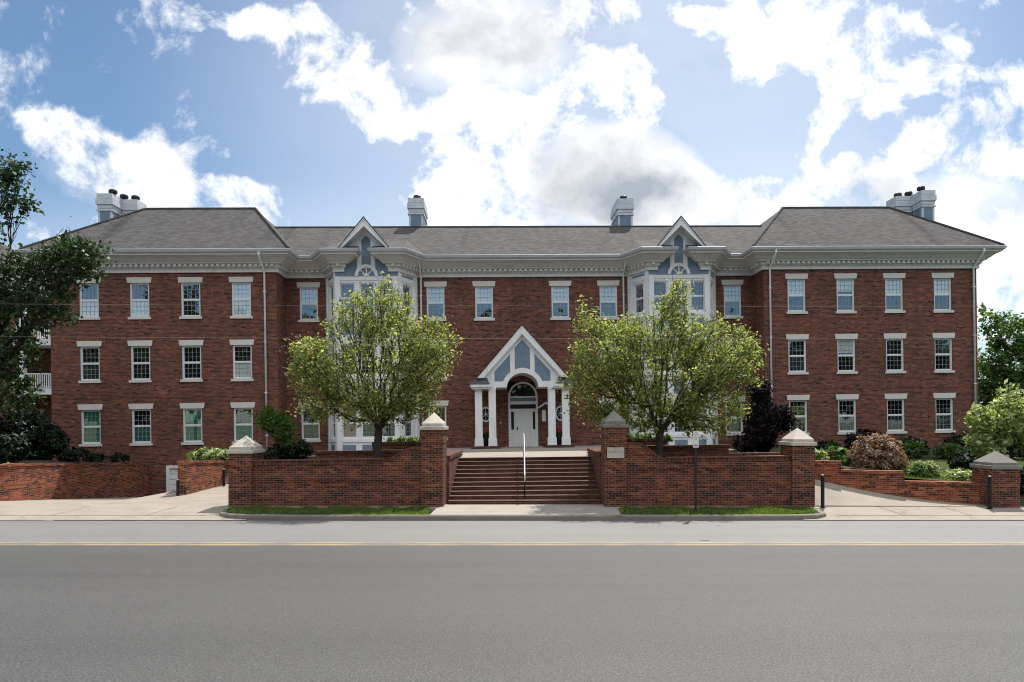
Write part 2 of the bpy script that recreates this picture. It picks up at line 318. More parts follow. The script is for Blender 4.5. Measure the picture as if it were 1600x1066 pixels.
def leaf(name, stops, trans=(.22, .34, .05), tf=.45, rough=.5):
    s = NT(name); g = s.n('ShaderNodeNewGeometry'); c = s.ramp(g.outputs['Random Per Island'], stops)
    s.color(c, rough); s.b.inputs['Specular IOR Level'].default_value = .25
    t = s.n('ShaderNodeBsdfTranslucent'); s.l(s.mix(1.0, c, tuple(x*5 for x in trans), 'MULTIPLY'), t.inputs[0])
    m = s.n('ShaderNodeMixShader'); m.inputs[0].default_value = tf; s.l(s.b.outputs[0], m.inputs[1]); s.l(t.outputs[0], m.inputs[2]); s.l(m.outputs[0], s.out.inputs[0])
    return s.m
T5 = (.40, .43, .24)
LF_PEAR = leaf('pear_leaves', [(0, (.045, .062, .024)), (.35, (.105, .128, .045)), (.7, (.180, .200, .080)), (.92, (.26, .27, .13)), (.97, (.30, .24, .11)), (1, (.22, .13, .06))], (.58, .60, .32), .5)
LF_OAK = leaf('dark_leaves', [(0, (.012, .024, .009)), (.5, (.024, .044, .016)), (1, (.05, .08, .03))], (.4, .5, .25), .25, .5)
LF_DARK = leaf('evergreen_leaves', [(0, (.006, .011, .006)), (.5, (.011, .021, .009)), (1, (.025, .040, .015))], (.3, .4, .2), .15, .6)
LF_PURP = leaf('purple_leaves', [(0, (.003, .003, .005)), (.6, (.006, .004, .007)), (1, (.013, .007, .011))], (.5, .25, .25), .1, .85)
LF_RED = leaf('bronze_maple_leaves', [(0, (.11, .07, .045)), (.5, (.22, .155, .10)), (1, (.36, .29, .19))], (.4, .25, .16), .3)
LF_LIME = leaf('pale_green_leaves', [(0, (.08, .115, .035)), (.5, (.19, .235, .08)), (1, (.42, .44, .25))], T5, .4)
LF_GREEN = leaf('green_leaves', [(0, (.030, .060, .014)), (.6, (.05, .10, .02)), (1, (.09, .14, .035))], (.5, .6, .2), .35)
LF_BG = leaf('background_leaves', [(0, (.035, .065, .025)), (.6, (.065, .11, .035)), (1, (.13, .17, .06))], (.5, .6, .3), .35, .35)
LF_BLADE = leaf('grass_blades', [(0, (.040, .065, .016)), (.6, (.075, .12, .028)), (.9, (.14, .17, .05)), (1, (.26, .23, .11))], (.5, .6, .2), .35)
LF_VAR = leaf('variegated_leaves', [(0, (.08, .13, .03)), (.5, (.20, .26, .09)), (.8, (.45, .48, .28)), (1, (.6, .6, .42))], T5, .35)
def bark():
    s = NT('bark'); o = s.obj(); mp = s.n('ShaderNodeMapping'); s.l(o, mp.inputs[0]); mp.inputs['Scale'].default_value = (12, 12, 2.5)
    n = s.noise(mp.outputs[0], 2, 6, .7); s.color(s.mix(n, (.018, .014, .011), (.085, .068, .055)), .9); s.bump(n, .8, .02); return s.m
M_BARK = bark()

# ------------------------------------------------------------------ mesh helpers
class MB:
    def __init__(s): s.v = []; s.f = []
    def quad(s, *p):
        b = len(s.v); s.v += [tuple(q) for q in p]; s.f.append(tuple(range(b, b+len(p)))); return s
    def box(s, x0, x1, y0, y1, z0, z1, M=None):
        p = [(x0, y0, z0), (x1, y0, z0), (x1, y1, z0), (x0, y1, z0), (x0, y0, z1), (x1, y0, z1), (x1, y1, z1), (x0, y1, z1)]
        if M is not None: p = [tuple(M @ Vector(q)) for q in p]
        b = len(s.v); s.v += p
        for f in ((0, 3, 2, 1), (4, 5, 6, 7), (0, 1, 5, 4), (1, 2, 6, 5), (2, 3, 7, 6), (3, 0, 4, 7)): s.f.append(tuple(b+i for i in f))
        return s
    def prism(s, poly, y0, y1, M=None):
        """poly in (x,z), counter-clockwise seen from -y; extruded y0..y1"""
        n = len(poly); p = [(x, y0, z) for x, z in poly] + [(x, y1, z) for x, z in poly]
        if M is not None: p = [tuple(M @ Vector(q)) for q in p]
        b = len(s.v); s.v += p
        s.f.append(tuple(b+i for i in range(n))); s.f.append(tuple(b+n+i for i in reversed(range(n))))
        for i in range(n):
            j = (i+1) % n; s.f.append((b+j, b+i, b+n+i, b+n+j))
        return s
    def tube(s, pts, rad, n=8, cap=True):
        pts = [Vector(p) for p in pts]
        if not isinstance(rad, (list, tuple)): rad = [rad]*len(pts)
        b = len(s.v)
        for i, p in enumerate(pts):
            d = (pts[min(i+1, len(pts)-1)]-pts[max(i-1, 0)]).normalized()
            a = d.cross(Vector((0, 1, 0)) if abs(d.y) < .9 else Vector((1, 0, 0))).normalized(); c = d.cross(a)
            for k in range(n):
                t = 2*math.pi*k/n; s.v.append(tuple(p+(a*math.cos(t)+c*math.sin(t))*rad[i]))
        for i in range(len(pts)-1):
            for k in range(n):
                k2 = (k+1) % n; s.f.append((b+i*n+k, b+i*n+k2, b+(i+1)*n+k2, b+(i+1)*n+k))
        if cap:
            s.f.append(tuple(b+k for k in reversed(range(n)))); e = b+(len(pts)-1)*n; s.f.append(tuple(e+k for k in range(n)))
        return s
    def lathe(s, prof, c=(0, 0, 0), n=20, sx=1, sy=1):
        b = len(s.v); m = len(prof)
        for r, z in prof:
            for k in range(n):
                t = 2*math.pi*k/n; s.v.append((c[0]+r*math.cos(t)*sx, c[1]+r*math.sin(t)*sy, c[2]+z))
        for i in range(m-1):
            for k in range(n):
                k2 = (k+1) % n; s.f.append((b+i*n+k, b+i*n+k2, b+(i+1)*n+k2, b+(i+1)*n+k))
        s.f.append(tuple(b+k for k in reversed(range(n)))); s.f.append(tuple(b+(m-1)*n+k for k in range(n)))
        return s
    def mesh(s, name, mat, smooth=False, bevel=0):
        me = bpy.data.meshes.new(name); me.from_pydata(s.v, [], s.f); me.update()
        uvl = me.uv_layers.new(name='UVMap'); Z = Vector((0, 0, 1))
        for p in me.polygons:
            n = p.normal
            if abs(n.z) > .93: t = Vector((1, 0, 0)); w = Vector((0, 1, 0))
            else: t = Z.cross(n).normalized(); w = n.cross(t)
            for li in p.loop_indices:
                c = me.vertices[me.loops[li].vertex_index].co; uvl.data[li].uv = (c.dot(t), c.dot(w))
            if smooth: p.use_smooth = True
        me.materials.append(mat); return me
    def build(s, name, mat, parent=None, smooth=False, bevel=0, loc=None):
        o = bpy.data.objects.new(name, s.mesh(name, mat, smooth)); COL.objects.link(o)
        if parent: o.parent = parent
        if loc: o.location = loc
        if bevel:
            m = o.modifiers.new('b', 'BEVEL'); m.width = bevel; m.segments = 2; m.limit_method = 'ANGLE'
        return o
def tag(o, label=None, cat=None, group=None, kind=None):
    if label: o['label'] = label
    if cat: o['category'] = cat
    if group: o['group'] = group
    if kind: o['kind'] = kind
    return o
def struct(o): o['kind'] = 'structure'; return o
def empty(name, loc=(0, 0, 0), rz=0):
    o = bpy.data.objects.new(name, None); COL.objects.link(o); o.location = loc; o.rotation_euler = (0, 0, rz); return o
def text_mesh(txt, size, mat, parent, M, name='lettering', extrude=.003):
    c = bpy.data.curves.new('t', 'FONT'); c.body = txt; c.size = size; c.extrude = extrude; c.align_x = 'CENTER'; c.align_y = 'CENTER'; c.space_line = 1.15
    t = bpy.data.objects.new('t', c); COL.objects.link(t); bpy.context.view_layer.update()
    me = bpy.data.meshes.new_from_object(t.evaluated_get(bpy.context.evaluated_depsgraph_get())); me.name = name
    me.transform(Matrix.Rotation(R(90), 4, 'X')); me.transform(M); me.materials.clear(); me.materials.append(mat)
    bpy.data.objects.remove(t); o = bpy.data.objects.new(name, me); COL.objects.link(o); o.parent = parent; return o
def TZ(x, z, k=.0148): return z + k*x           # the site rises gently to the right

def facade(mb, P0, P1, w0, w1, holes=(), depth=.14, open_bottom=False):
    """vertical face from P0 to P1 (outward on the right-hand side) with rectangular holes (s0,s1,w0,w1) and reveals"""
    P0 = Vector((*P0, 0)); P1 = Vector((*P1, 0)); d = P1-P0; Ln = d.length; d.normalize(); n = Vector((-d.y, d.x, 0))
    pt = lambda s_, w, dp=0: tuple(P0+d*s_+n*dp+Vector((0, 0, w)))
    S = sorted({0, Ln, *[h[0] for h in holes], *[h[1] for h in holes]}); W = sorted({w0, w1, *[h[2] for h in holes], *[h[3] for h in holes]})
    for i in range(len(S)-1):
        for j in range(len(W)-1):
            sc, wc = (S[i]+S[i+1])/2, (W[j]+W[j+1])/2
            if any(h[0] < sc < h[1] and h[2] < wc < h[3] for h in holes): continue
            mb.quad(pt(S[i], W[j]), pt(S[i+1], W[j]), pt(S[i+1], W[j+1]), pt(S[i], W[j+1]))
    for (a, b, c, e) in [h[:4] for h in holes]:
        mb.quad(pt(a, c), pt(a, c, depth), pt(a, e, depth), pt(a, e)[:3]) if False else None
        mb.quad(pt(a, c), pt(a, e), pt(a, e, depth), pt(a, c, depth)); mb.quad(pt(b, c), pt(b, c, depth), pt(b, e, depth), pt(b, e))
        mb.quad(pt(a, e), pt(b, e), pt(b, e, depth), pt(a, e, depth)); mb.quad(pt(a, c), pt(a, c, depth), pt(b, c, depth), pt(b, c))

def sweep(mb, path, prof, closed=False):
    """prof (p outward, w); path (u,v) going with outward on the right"""
    P = [Vector(p) for p in path]; n = len(P); offs = []
    for i in range(n):
        ns = []
        if i > 0: d = (P[i]-P[i-1]).normalized(); ns.append(Vector((d.y, -d.x)))
        if i < n-1: d = (P[i+1]-P[i]).normalized(); ns.append(Vector((d.y, -d.x)))
        if len(ns) == 2: m = (ns[0]+ns[1]); m = m/(m.length_squared/2) if m.length > 1e-4 else ns[0]
        else: m = ns[0]
        offs.append(m)
    b = len(mb.v); k = len(prof)
    for i in range(n):
        for (p, w) in prof: mb.v.append((P[i].x+offs[i].x*p, P[i].y+offs[i].y*p, w))
    for i in range(n-1):
        for j in range(k-1):
            mb.f.append((b+i*k+j, b+(i+1)*k+j, b+(i+1)*k+j+1, b+i*k+j+1))
    mb.f.append(tuple(b+j for j in range(k))); mb.f.append(tuple(b+(n-1)*k+j for j in reversed(range(k))))

# ================================================================== THE BUILDING
BLD = empty('apartment_building', (0, 36.1, 1.5)); BLD.rotation_euler = (0, -.0148, .0427)
tag(BLD, 'long three-storey red brick apartment building with grey hip roofs and gabled white porch', 'building')
WL, WR, LI, RI = -24.0, 24.42, -12.65, 12.8      # wing outer and inner edges; facade of the wings v=0, centre v=1.5
CV = 1.5; BACK = 10.5; TOP = 9.23; BOT = -3.4
FL = [.55, 3.77, 6.99]; WH = 1.73; WW = .97
LW = [-22.08, -19.56, -17.0, -14.45]; RW = [14.57, 17.23, 19.88, 22.55]
CT = [-11.43, -4.65, -2.03, 2.12, 4.76, 11.64]

def win_meshes(W, H):
    """window mesh set, origin at bottom centre of opening in the wall plane, facing -y"""
    key = (round(W, 3), round(H, 3))
    if key in win_meshes.c: return win_meshes.c[key]
    h = W/2; f = MB(); t = .055
    y0, y1 = .05, .13
    f.box(-h, -h+t, y0, y1, 0, H); f.box(h-t, h, y0, y1, 0, H); f.box(-h+t, h-t, y0, y1, H-t, H); f.box(-h+t, h-t, y0, y1, 0, t)
    m = H/2
    f.box(-h+t, h-t, y0+.02, y1-.01, m-.025, m+.025)
    for a, b in ((t, m-.025), (m+.025, H-t)):       # sash stiles
        f.box(-h+t, -h+t+.03, y0+.03, y1-.015, a, b); f.box(h-t-.03, h-t, y0+.03, y1-.015, a, b)
        f.box(-h+t+.03, h-t-.03, y0+.03, y1-.015, a, a+.03); f.box(-h+t+.03, h-t-.03, y0+.03, y1-.015, b-.03, b)
    g = MB(); a = h-t-.03
    nc = 4 if W > .7 else 3
    for (lo, hi) in ((t+.03, m-.055), (m+.055, H-t-.03)):
        for k in range(1, nc): x = -a+2*a*k/nc; g.box(x-.0065, x+.0065, .105, .112, lo, hi)
        for k in range(1, 3): z = lo+(hi-lo)*k/3; g.box(-a, a, .1035, .1135, z-.0065, z+.0065)
    p = MB(); p.box(-h+t+.01, h-t-.01, .118, .123, t, H-t)
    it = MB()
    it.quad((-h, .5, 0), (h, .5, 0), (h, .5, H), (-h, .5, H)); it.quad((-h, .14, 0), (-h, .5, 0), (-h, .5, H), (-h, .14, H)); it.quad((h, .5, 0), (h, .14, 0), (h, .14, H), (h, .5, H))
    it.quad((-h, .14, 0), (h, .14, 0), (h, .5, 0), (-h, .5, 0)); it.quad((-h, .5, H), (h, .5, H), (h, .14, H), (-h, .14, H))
    li = MB(); li.prism([(-h-.10, H+.002), (h+.10, H+.002), (h+.145, H+.28), (-h-.145, H+.28)], -.035, .1)
    si = MB(); si.box(-h-.08, h+.08, -.07, .12, -.13, -.002)
    r = dict(frame=f.mesh('window', M_WHITE), grille=g.mesh('muntins', M_MUNT), pane=p.mesh('pane', M_GLASS), room=it.mesh('interior', M_INT),
             lintel=li.mesh('lintel', M_STONE), sill=si.mesh('sill', M_STONE)); win_meshes.c[key] = r; return r
win_meshes.c = {}
BL = {}
def blind_mesh(W, H, lo, hi, mat):
    key = (round(W, 2), lo, hi, mat.name)
    if key not in BL:
        m = MB(); h = W/2-.06; m.box(-h, h, .130, .136, H*lo+.03, H*hi-.03); BL[key] = m.mesh('blind', mat)
    return BL[key]
def add(name, me, parent, loc=None, rz=0):
    o = bpy.data.objects.new(name, me); COL.objects.link(o); o.parent = parent
    if loc: o.location = loc
    if rz: o.rotation_euler = (0, 0, rz)
    return o
def place_window(u, v, w, W=WW, H=WH, rz=0, blinds=(), stone=True, grille=True, root=None):
    ms = win_meshes(W, H); o = add('window', ms['frame'], root or BLD, (u, v, w), rz)
    add('pane', ms['pane'], o); add('interior', ms['room'], o)
    if grille: add('muntins', ms['grille'], o)
    if stone: add('lintel', ms['lintel'], o); add('sill', ms['sill'], o)
    for (lo, hi, mat) in blinds: add('blind', blind_mesh(W, H, lo, hi, mat), o)
    return o
def hole(s, w, W=WW, H=WH): return (s-W/2, s+W/2, w, w+H)

# walls ------------------------------------------------------------
mb = MB()
facade(mb, (WL, 0), (LI, 0), BOT, TOP+.3, [hole(u-WL, w) for u in LW for w in FL]+[(-18.35-WL, -16.4-WL, -2.75, -.62)])
facade(mb, (LI, 0), (LI, CV), BOT, TOP+.3)
ch = [hole(u-LI, w) for u in (CT[0], CT[1], CT[4], CT[5]) for w in FL]+[hole(u-LI, FL[2]) for u in (CT[2], CT[3])]
ch += [(-.80-LI, .80-LI, 0.0, 3.52)]
facade(mb, (LI, CV), (RI, CV), BOT, TOP+.3, ch, .16)
facade(mb, (RI, CV), (RI, 0), BOT, TOP+.3)
facade(mb, (RI, 0), (WR, 0), BOT, TOP+.3, [hole(u-RI, w) for u in RW for w in FL])
facade(mb, (WR, 0), (WR, BACK), BOT, TOP+.3); facade(mb, (WR, BACK), (WL, BACK), BOT, TOP+.3); facade(mb, (WL, BACK), (WL, 0), BOT, TOP+.3)
mb.build('wall', M_BRICK, BLD)
# belt course of slightly proud brick above the ground floor
for a, b, v in ((WL, LI, 0), (RI, WR, 0)): mb = MB(); mb.box(a-.012, b+.012, v-.014, v+.05, 2.86, 2.93); mb.build('belt_course', M_BRICK, BLD)

# windows ----------------------------------------------------------
W_, G_, C_ = M_BLIND, M_GREEN, M_GREYC
LT = {(0, 2): [(.02, .5, W_)], (1, 2): [(.02, .5, W_)], (2, 2): [], (3, 2): [(0, 1, W_)], (0, 1): [(0, .6, C_)], (1, 1): [], (2, 1): [], (3, 1): [(0, .5, W_)],
      (0, 0): [(0, 1, G_)], (1, 0): [(0, .55, G_)], (2, 0): [(0, 1, G_)], (3, 0): [(0, .5, G_)]}
for i, u in enumerate(LW):
    for k, w in enumerate(FL): place_window(u, 0, w, blinds=LT[(i, k)])
RT = {(0, 2): [(.5, 1, W_)], (1, 2): [(.6, 1, W_)], (2, 2): [(.5, 1, W_)], (3, 2): [(.5, 1, W_)], (0, 1): [(0, .55, C_)], (1, 1): [(.55, 1, W_)], (2, 1): [], (3, 1): [(.4, 1, C_)],
      (0, 0): [(0, .5, C_)], (1, 0): [(0, .5, C_)], (2, 0): [(0, .5, C_)], (3, 0): [(0, .5, C_)]}
for i, u in enumerate(RW):
    for k, w in enumerate(FL): place_window(u, 0, w, blinds=RT[(i, k)])
for i, u in enumerate(CT):
    for k, w in enumerate(FL):
        if i in (2, 3) and k < 2: continue
        place_window(u, CV, w, blinds=[(.5, 1, W_)] if k == 2 else ([(0, 1, C_)] if k == 0 else [(.5, 1, C_)]), grille=True)

# cornice ----------------------------------------------------------
PROF = [(-.02, TOP-.01), (.10, TOP-.01), (.10, 9.40), (.15, 9.42), (.15, 9.47), (.20, 9.47), (.20, 9.60), (.36, 9.62), (.38, 9.68), (.46, 9.72), (.60, 9.85), (.72, 9.90), (.72, 9.94), (.84, 9.95), (.86, 10.03)]
GUT = [(.80, 10.03), (.90, 10.03), (.95, 10.08), (.99, 10.20), (.97, 10.22), (.80, 10.22)]
BC = (-8.06, 8.26)                       # bay centres
BF, BB = 1.6, 2.4; GR = 1.22             # front half width, back half width, gap of broken cornice
def bays_path(c): return [(c-BB, CV), (c-BF, 0), (c-GR, 0), (c-GR, CV-.3)], [(c+GR, CV-.3), (c+GR, 0), (c+BF, 0), (c+BB, CV)]
a1, a2 = bays_path(BC[0]); b1, b2 = bays_path(BC[1])
paths = [[(WL, BACK), (WL, 0), (LI, 0), (LI, CV)]+a1, a2+b1, b2+[(RI, CV), (RI, 0), (WR, 0), (WR, BACK)]]
mb = MB(); mg = MB(); dn = MB()
for p in paths:
    sweep(mb, p, PROF); sweep(mg, p, GUT)
    P = [Vector(q) for q in p]
    for i in range(len(P)-1):
        d = P[i+1]-P[i]; Ln = d.length; d.normalize(); nrm = Vector((d.y, -d.x)); ang = math.atan2(d.y, d.x)
        if Ln > 9.5 and abs(d.y) > .9: continue
        n = max(1, int(Ln/.27)); 
        for k in range(n):
            q = P[i]+d*(Ln*(k+.5)/n)+nrm*.20
            dn.box(-.075, .075, -.13, .01, 9.475, 9.60, Matrix.Translation((q.x, q.y, 0)) @ Matrix.Rotation(ang, 4, 'Z'))
b0 = len(mb.v); mb.v += dn.v; mb.f += [tuple(i+b0 for i in f) for f in dn.f]
mb.build('cornice', M_CREAM, BLD); mg.build('gutter', M_GUTTER, BLD)

# roofs ------------------------------------------------------------
def roof_poly(pts_faces, name, parent=None):
    mb = MB()
    for f in pts_faces: mb.quad(*f)
    return mb.build(name, M_ROOF, parent or BLD)
EZ = 10.215; E = .93
rz = 13.48; rv = 3.2
def wing_roof(u0, u1, r0, r1):
    v0 = -E; v1 = BACK+E; A = (u0, v0, EZ); B = (u1, v0, EZ); C = (u1, v1, EZ); D = (u0, v1, EZ)
    a = (r0, rv, rz); b = (r1, rv, rz); c = (r1, v1-4.1, rz); d = (r0, v1-4.1, rz)
    r = roof_poly([(A, B, b, a), (B, C, c, b), (C, D, d, c), (D, A, a, d), (a, b, c, d)], 'roof')
    mb = MB()
    for p, q in ((a, b), (A, a), (B, b)):
        P, Q = Vector(p), Vector(q); P = P+(Q-P)*.01
        mb.tube([P+Vector((0, 0, .01)), Q+Vector((0, 0, .02))], .07, 6)
    mb.build('ridge_cap', M_ROOF, r)
wing_roof(WL-E, LI+E, -20.75, -14.75); wing_roof(RI-E, WR+E, 15.25, 21.55)
sl = (12.87-EZ)/(4.8-(CV-E))
ml = lambda v: EZ+sl*(v-(CV-E))
ce = CV-E
rf = roof_poly([((-14.5, ce, EZ), (15, ce, EZ), (15, 4.8, 12.87), (-14.5, 4.8, 12.87)), ((15, BACK, 9.6), (-14.5, BACK, 9.6), (-14.5, 4.8, 12.87), (15, 4.8, 12.87))], 'roof')
m = MB(); m.tube([(-14.4, 4.8, 12.88), (14.9, 4.8, 12.88)], .07, 6); m.build('ridge_cap', M_ROOF, rf)
for c in BC:          # low roof over each bay and its steep little gable
    e = E; kx = .42
    f = []
    A = (c-BB-.55, ce, EZ); B = (c-BF-.42, -e, EZ); C = (c+BF+.42, -e, EZ); D = (c+BB+.55, ce, EZ)
    t = 2.6; a = (c-BF-.2, t, ml(t)+.02); b = (c+BF+.2, t, ml(t)+.02)
    L1, L2 = (c-GR+.86, -e, EZ), (c+GR-.86, -e, EZ)
    r = roof_poly([(B, L1, (c-.35, t, ml(t)+.02), a), (L2, C, b, (c+.35, t, ml(t)+.02)), (A, B, a), (C, D, b)], 'roof')
# gables -----------------------------------------------------------
def gable(c):
    root = MB()
    top = 11.88; half = 1.26; lo = 10.36; s = (top-lo)/half; vf = -.62
    # blue field and white centre member on the bay plane
    m = MB(); m.prism([(c-BF+.01, 9.0), (c+BF-.01, 9.0), (c+BF-.01, 9.3), (c+.95, 10.3), (c+.85, 10.6), (c, 11.6), (c-.85, 10.6), (c-.95, 10.3), (c-BF+.01, 9.3)], -.02, .1)
    tym = m.build('gable_wall', M_BLUE, BLD)
    m = MB()   # upper white tympanum with pointed opening, built as pieces
    m.prism([(c-.47, 9.35), (c-.235, 9.5), (c-.235, 10.86), (c, 11.10), (c, 11.62), (c-.47, 11.10)], -.06, -.0)
    m.prism([(c+.235, 9.5), (c+.47, 9.35), (c+.47, 11.10), (c, 11.62), (c, 11.10), (c+.235, 10.86)], -.06, -.0)
    m.prism([(c-1.15, 10.28), (c-.475, 10.28), (c-.475, 11.09)], -.045, .0); m.prism([(c+.475, 10.28), (c+1.15, 10.28), (c+.475, 11.09)], -.045, .0)
    m.build('gable_trim', M_WHITE, tym)
    m = MB()   # fan: outer arch ring, spokes
    n = 16; ro, ri = .60, .43; zc = 9.0
    for k in range(n):
        t0, t1 = math.pi*k/n, math.pi*(k+1)/n
        m.prism([(c+ri*math.cos(t0), zc+ri*math.sin(t0)), (c+ro*math.cos(t0), zc+ro*math.sin(t0)), (c+ro*math.cos(t1), zc+ro*math.sin(t1)), (c+ri*math.cos(t1), zc+ri*math.sin(t1))], -.07, .0)
    for t in (45, 90, 135):
        M = Matrix.Translation((c, 0, zc)) @ Matrix.Rotation(-R(t), 4, 'Y'); m.box(.0, ri+.02, -.055, .0, -.025, .025, M)
    m.prism([(c+.14*math.cos(R(x)), zc+.14*math.sin(R(x))) for x in range(0, 181, 20)], -.06, .0)
    m.build('fan_arch', M_WHITE, tym)
    m = MB()   # rake boards
    for sg in (-1, 1):
        P = [(c, top), (c, top-.46), (c+sg*(half-.12), lo-.06), (c+sg*half, lo)]
        if sg > 0: P = P[::-1]
        m.prism(P, vf, vf+.06)
        P = [(c, top-.02), (c, top-.12), (c+sg*(half), lo-.10), (c+sg*half, lo-.01)]
        if sg > 0: P = P[::-1]
        m.prism(P, vf-.03, vf-.002)
        # soffit
        P = [(c, top-.40), (c, top-.46), (c+sg*(half-.12), lo-.06), (c+sg*(half-.06), lo-.02)]
        if sg > 0: P = P[::-1]
        m.prism(P, vf+.062, .0)
    m.build('rake_board', M_WHITE, tym)
    vb = ce+(top-EZ)/sl+.2
    rr = roof_poly([((c-half-.05, vf-.04, lo-.04), (c, vf-.04, top+.03), (c, vb, top+.03), (c-half-.05, ce+.2, lo-.04))[::-1], ((c, vf-.04, top+.03), (c+half+.05, vf-.04, lo-.04), (c+half+.05, ce+.2, lo-.04), (c, vb, top+.03))[::-1]], 'roof')
    md = rr.modifiers.new('s', 'SOLIDIFY'); md.thickness = .05; md.offset = 1
for c in BC: gable(c)

# bays -------------------------------------------------------------
def bay(c, peach):
    m = MB(); wd = .80; pit = 1.0
    fr = [(BF+x-wd/2, BF+x+wd/2, w, w+1.60) for x in (-pit, 0, pit) for w in (.62, 3.87, 7.07)]
    Ls = math.hypot(BB-BF, CV)
    sd = [(Ls/2-.38, Ls/2+.38, w, w+1.60) for w in (.62, 3.87, 7.07)]
    facade(m, (c-BB, CV), (c-BF, 0), -1.2, TOP+.2, sd, .1); facade(m, (c-BF, 0), (c+BF, 0), -1.2, 9.0, fr, .1); facade(m, (c+BF, 0), (c+BB, CV), -1.2, TOP+.2, sd, .1)
    b = m.build('bay', M_WHITE, BLD)
    # pilasters, bands
    m = MB()
    ang = math.atan2(-CV, BB-BF)
    FM = Matrix.Translation((c-BF, 0, 0)); LM = Matrix.Translation((c-BB, CV, 0)) @ Matrix.Rotation(ang, 4, 'Z'); RM = Matrix.Translation((c+BF, 0, 0)) @ Matrix.Rotation(-ang, 4, 'Z')
    for M, L_ in ((FM, 2*BF), (LM, Ls), (RM, Ls)):
        for z0, z1, p in ((8.78, 8.98, .03), (6.86, 7.02, .05), (5.56, 5.76, .03), (3.66, 3.82, .05), (2.32, 2.52, .03), (.42, .58, .05)):
            m.box(.02, L_-.02, -p, .0, z0, z1, M)
    for M in (FM,):
        for x in (.0, 2*BF-.26): m.box(x, x+.26, -.08, -.0, -1.2, 8.98, M)
    for M in (LM, RM):
        for x in (.0, Ls-.24): m.box(x+.01, x+.23, -.06, -.0, -1.2, TOP-.02, M)
    m.build('bay_trim', M_WHITE, b)
    pn = MB()
    for M, L_, xs in ((FM, 2*BF, [(BF+x-.34, BF+x+.34) for x in (-pit, 0, pit)]), (LM, Ls, [(Ls/2-.36, Ls/2+.36)]), (RM, Ls, [(Ls/2-.36, Ls/2+.36)])):
        for x0, x1 in xs:
            for z0, z1 in ((5.98, 6.72), (2.72, 3.5), (-.7, .28)): pn = MB(); pn.box(x0, x1, -.012, .0, z0, z1, M); pn.build('bay_panel', M_BLUE, b)
    for M in (LM, RM): pn = MB(); pn.box(Ls/2-.5, Ls/2+.5, -.015, 0, 9.03, 9.13, M); pn.build('bay_panel', M_BLUE, b)
    for k, w in enumerate((.62, 3.87, 7.07)):
        for j, x in enumerate((-pit, 0, pit)):
            bl = [(0, 1, M_PEACH)] if (peach and k == 0 and j == 0) else ([(0, 1, M_GREYC)] if k == 0 and peach else ([] if k else [(0, .5, C_)]))
            place_window(c+x, 0, w, wd, 1.60, 0, bl, stone=False)
        dl = Vector((BF-BB, CV)).normalized()
        for sg in (-1, 1):
            place_window(c+sg*(BF+BB)/2, CV/2, w, .76, 1.60, ang if sg < 0 else -ang, [], stone=False)
bay(BC[0], True); bay(BC[1], False)

# downspouts -------------------------------------------------------
def downspout(u, v, w0=-.6):
    m = MB(); x = u
    m.tube([(x, v-.93, 10.05), (x, v-.90, 9.9), (x, v-.16, 9.35), (x, v-.09, 9.2), (x, v-.09, w0)], .05, 8)
    for w in (8.2, 5.6, 3.0, .8): m.box(x-.075, x+.075, v-.15, v, w, w+.04)
    m.build('downspout', M_WHITE, BLD, True)
downspout(-13.24, 0); downspout(13.11, 0); downspout(24.2, 0); downspout(-5.42, CV); downspout(5.58, CV)

# chimneys ---------------------------------------------------------
def chimney(boxes, flues, base):
    """boxes: (u0,u1,v0,v1,top)"""
    m = MB(); pn = MB()
    for (u0, u1, v0, v1, t) in boxes:
        m.box(u0+.06, u1-.06, v0+.06, v1-.06, base, t-.42)
        for z0, z1, g in ((t-.82, t-.62, -.03), (t-.62, t-.30, .03), (t-.30, t-.26, -.03), (t-.26, t, -.01), (t-.98, t-.90, .0)): m.box(u0-g, u1+g, v0-g, v1+g, z0, z1+.001)
        for sg in (0,):
            pn.box(u0+.18, u1-.18, v0+.045, v0+.06, base, t-1.02)
        pn.box(u0+.045, u0+.06, v0+.18, v1-.18, base, t-1.02); pn.box(u1-.06, u1-.045, v0+.18, v1-.18, base, t-1.02)
    ch = m.build('chimney', M_CHIM, BLD); pn.build('chimney_panel', M_BLUE, ch)
    for (x, y, z) in flues:
        f = MB(); f.lathe([(.13, 0), (.13, .12), (.21, .13), (.23, .18), (.22, .30), (.18, .34), (.10, .36)], (x, y, z), 16); f.build('flue', M_FLUE, ch, False)
chimney([(-6.5, -5.55, 5.0, 7.2, 14.68)], [(-6.0, 5.6, 14.65)], 11.9)
chimney([(5.95, 6.95, 5.0, 7.2, 14.62)], [(6.45, 5.6, 14.6)], 11.9)
chimney([(-23.87, -22.98, 4.0, 5.0, 14.62), (-23.87, -22.1, 5.0, 6.1, 14.60)], [(-23.15, 4.4, 14.6), (-22.95, 5.2, 14.58), (-22.4, 5.4, 14.58)], 10.2)
chimney([(24.0, 24.88, 4.0, 5.0, 14.78), (23.05, 24.88, 5.0, 6.1, 14.76)], [(24.2, 4.35, 14.75), (23.95, 5.2, 14.72), (23.4, 5.4, 14.7)], 10.2)

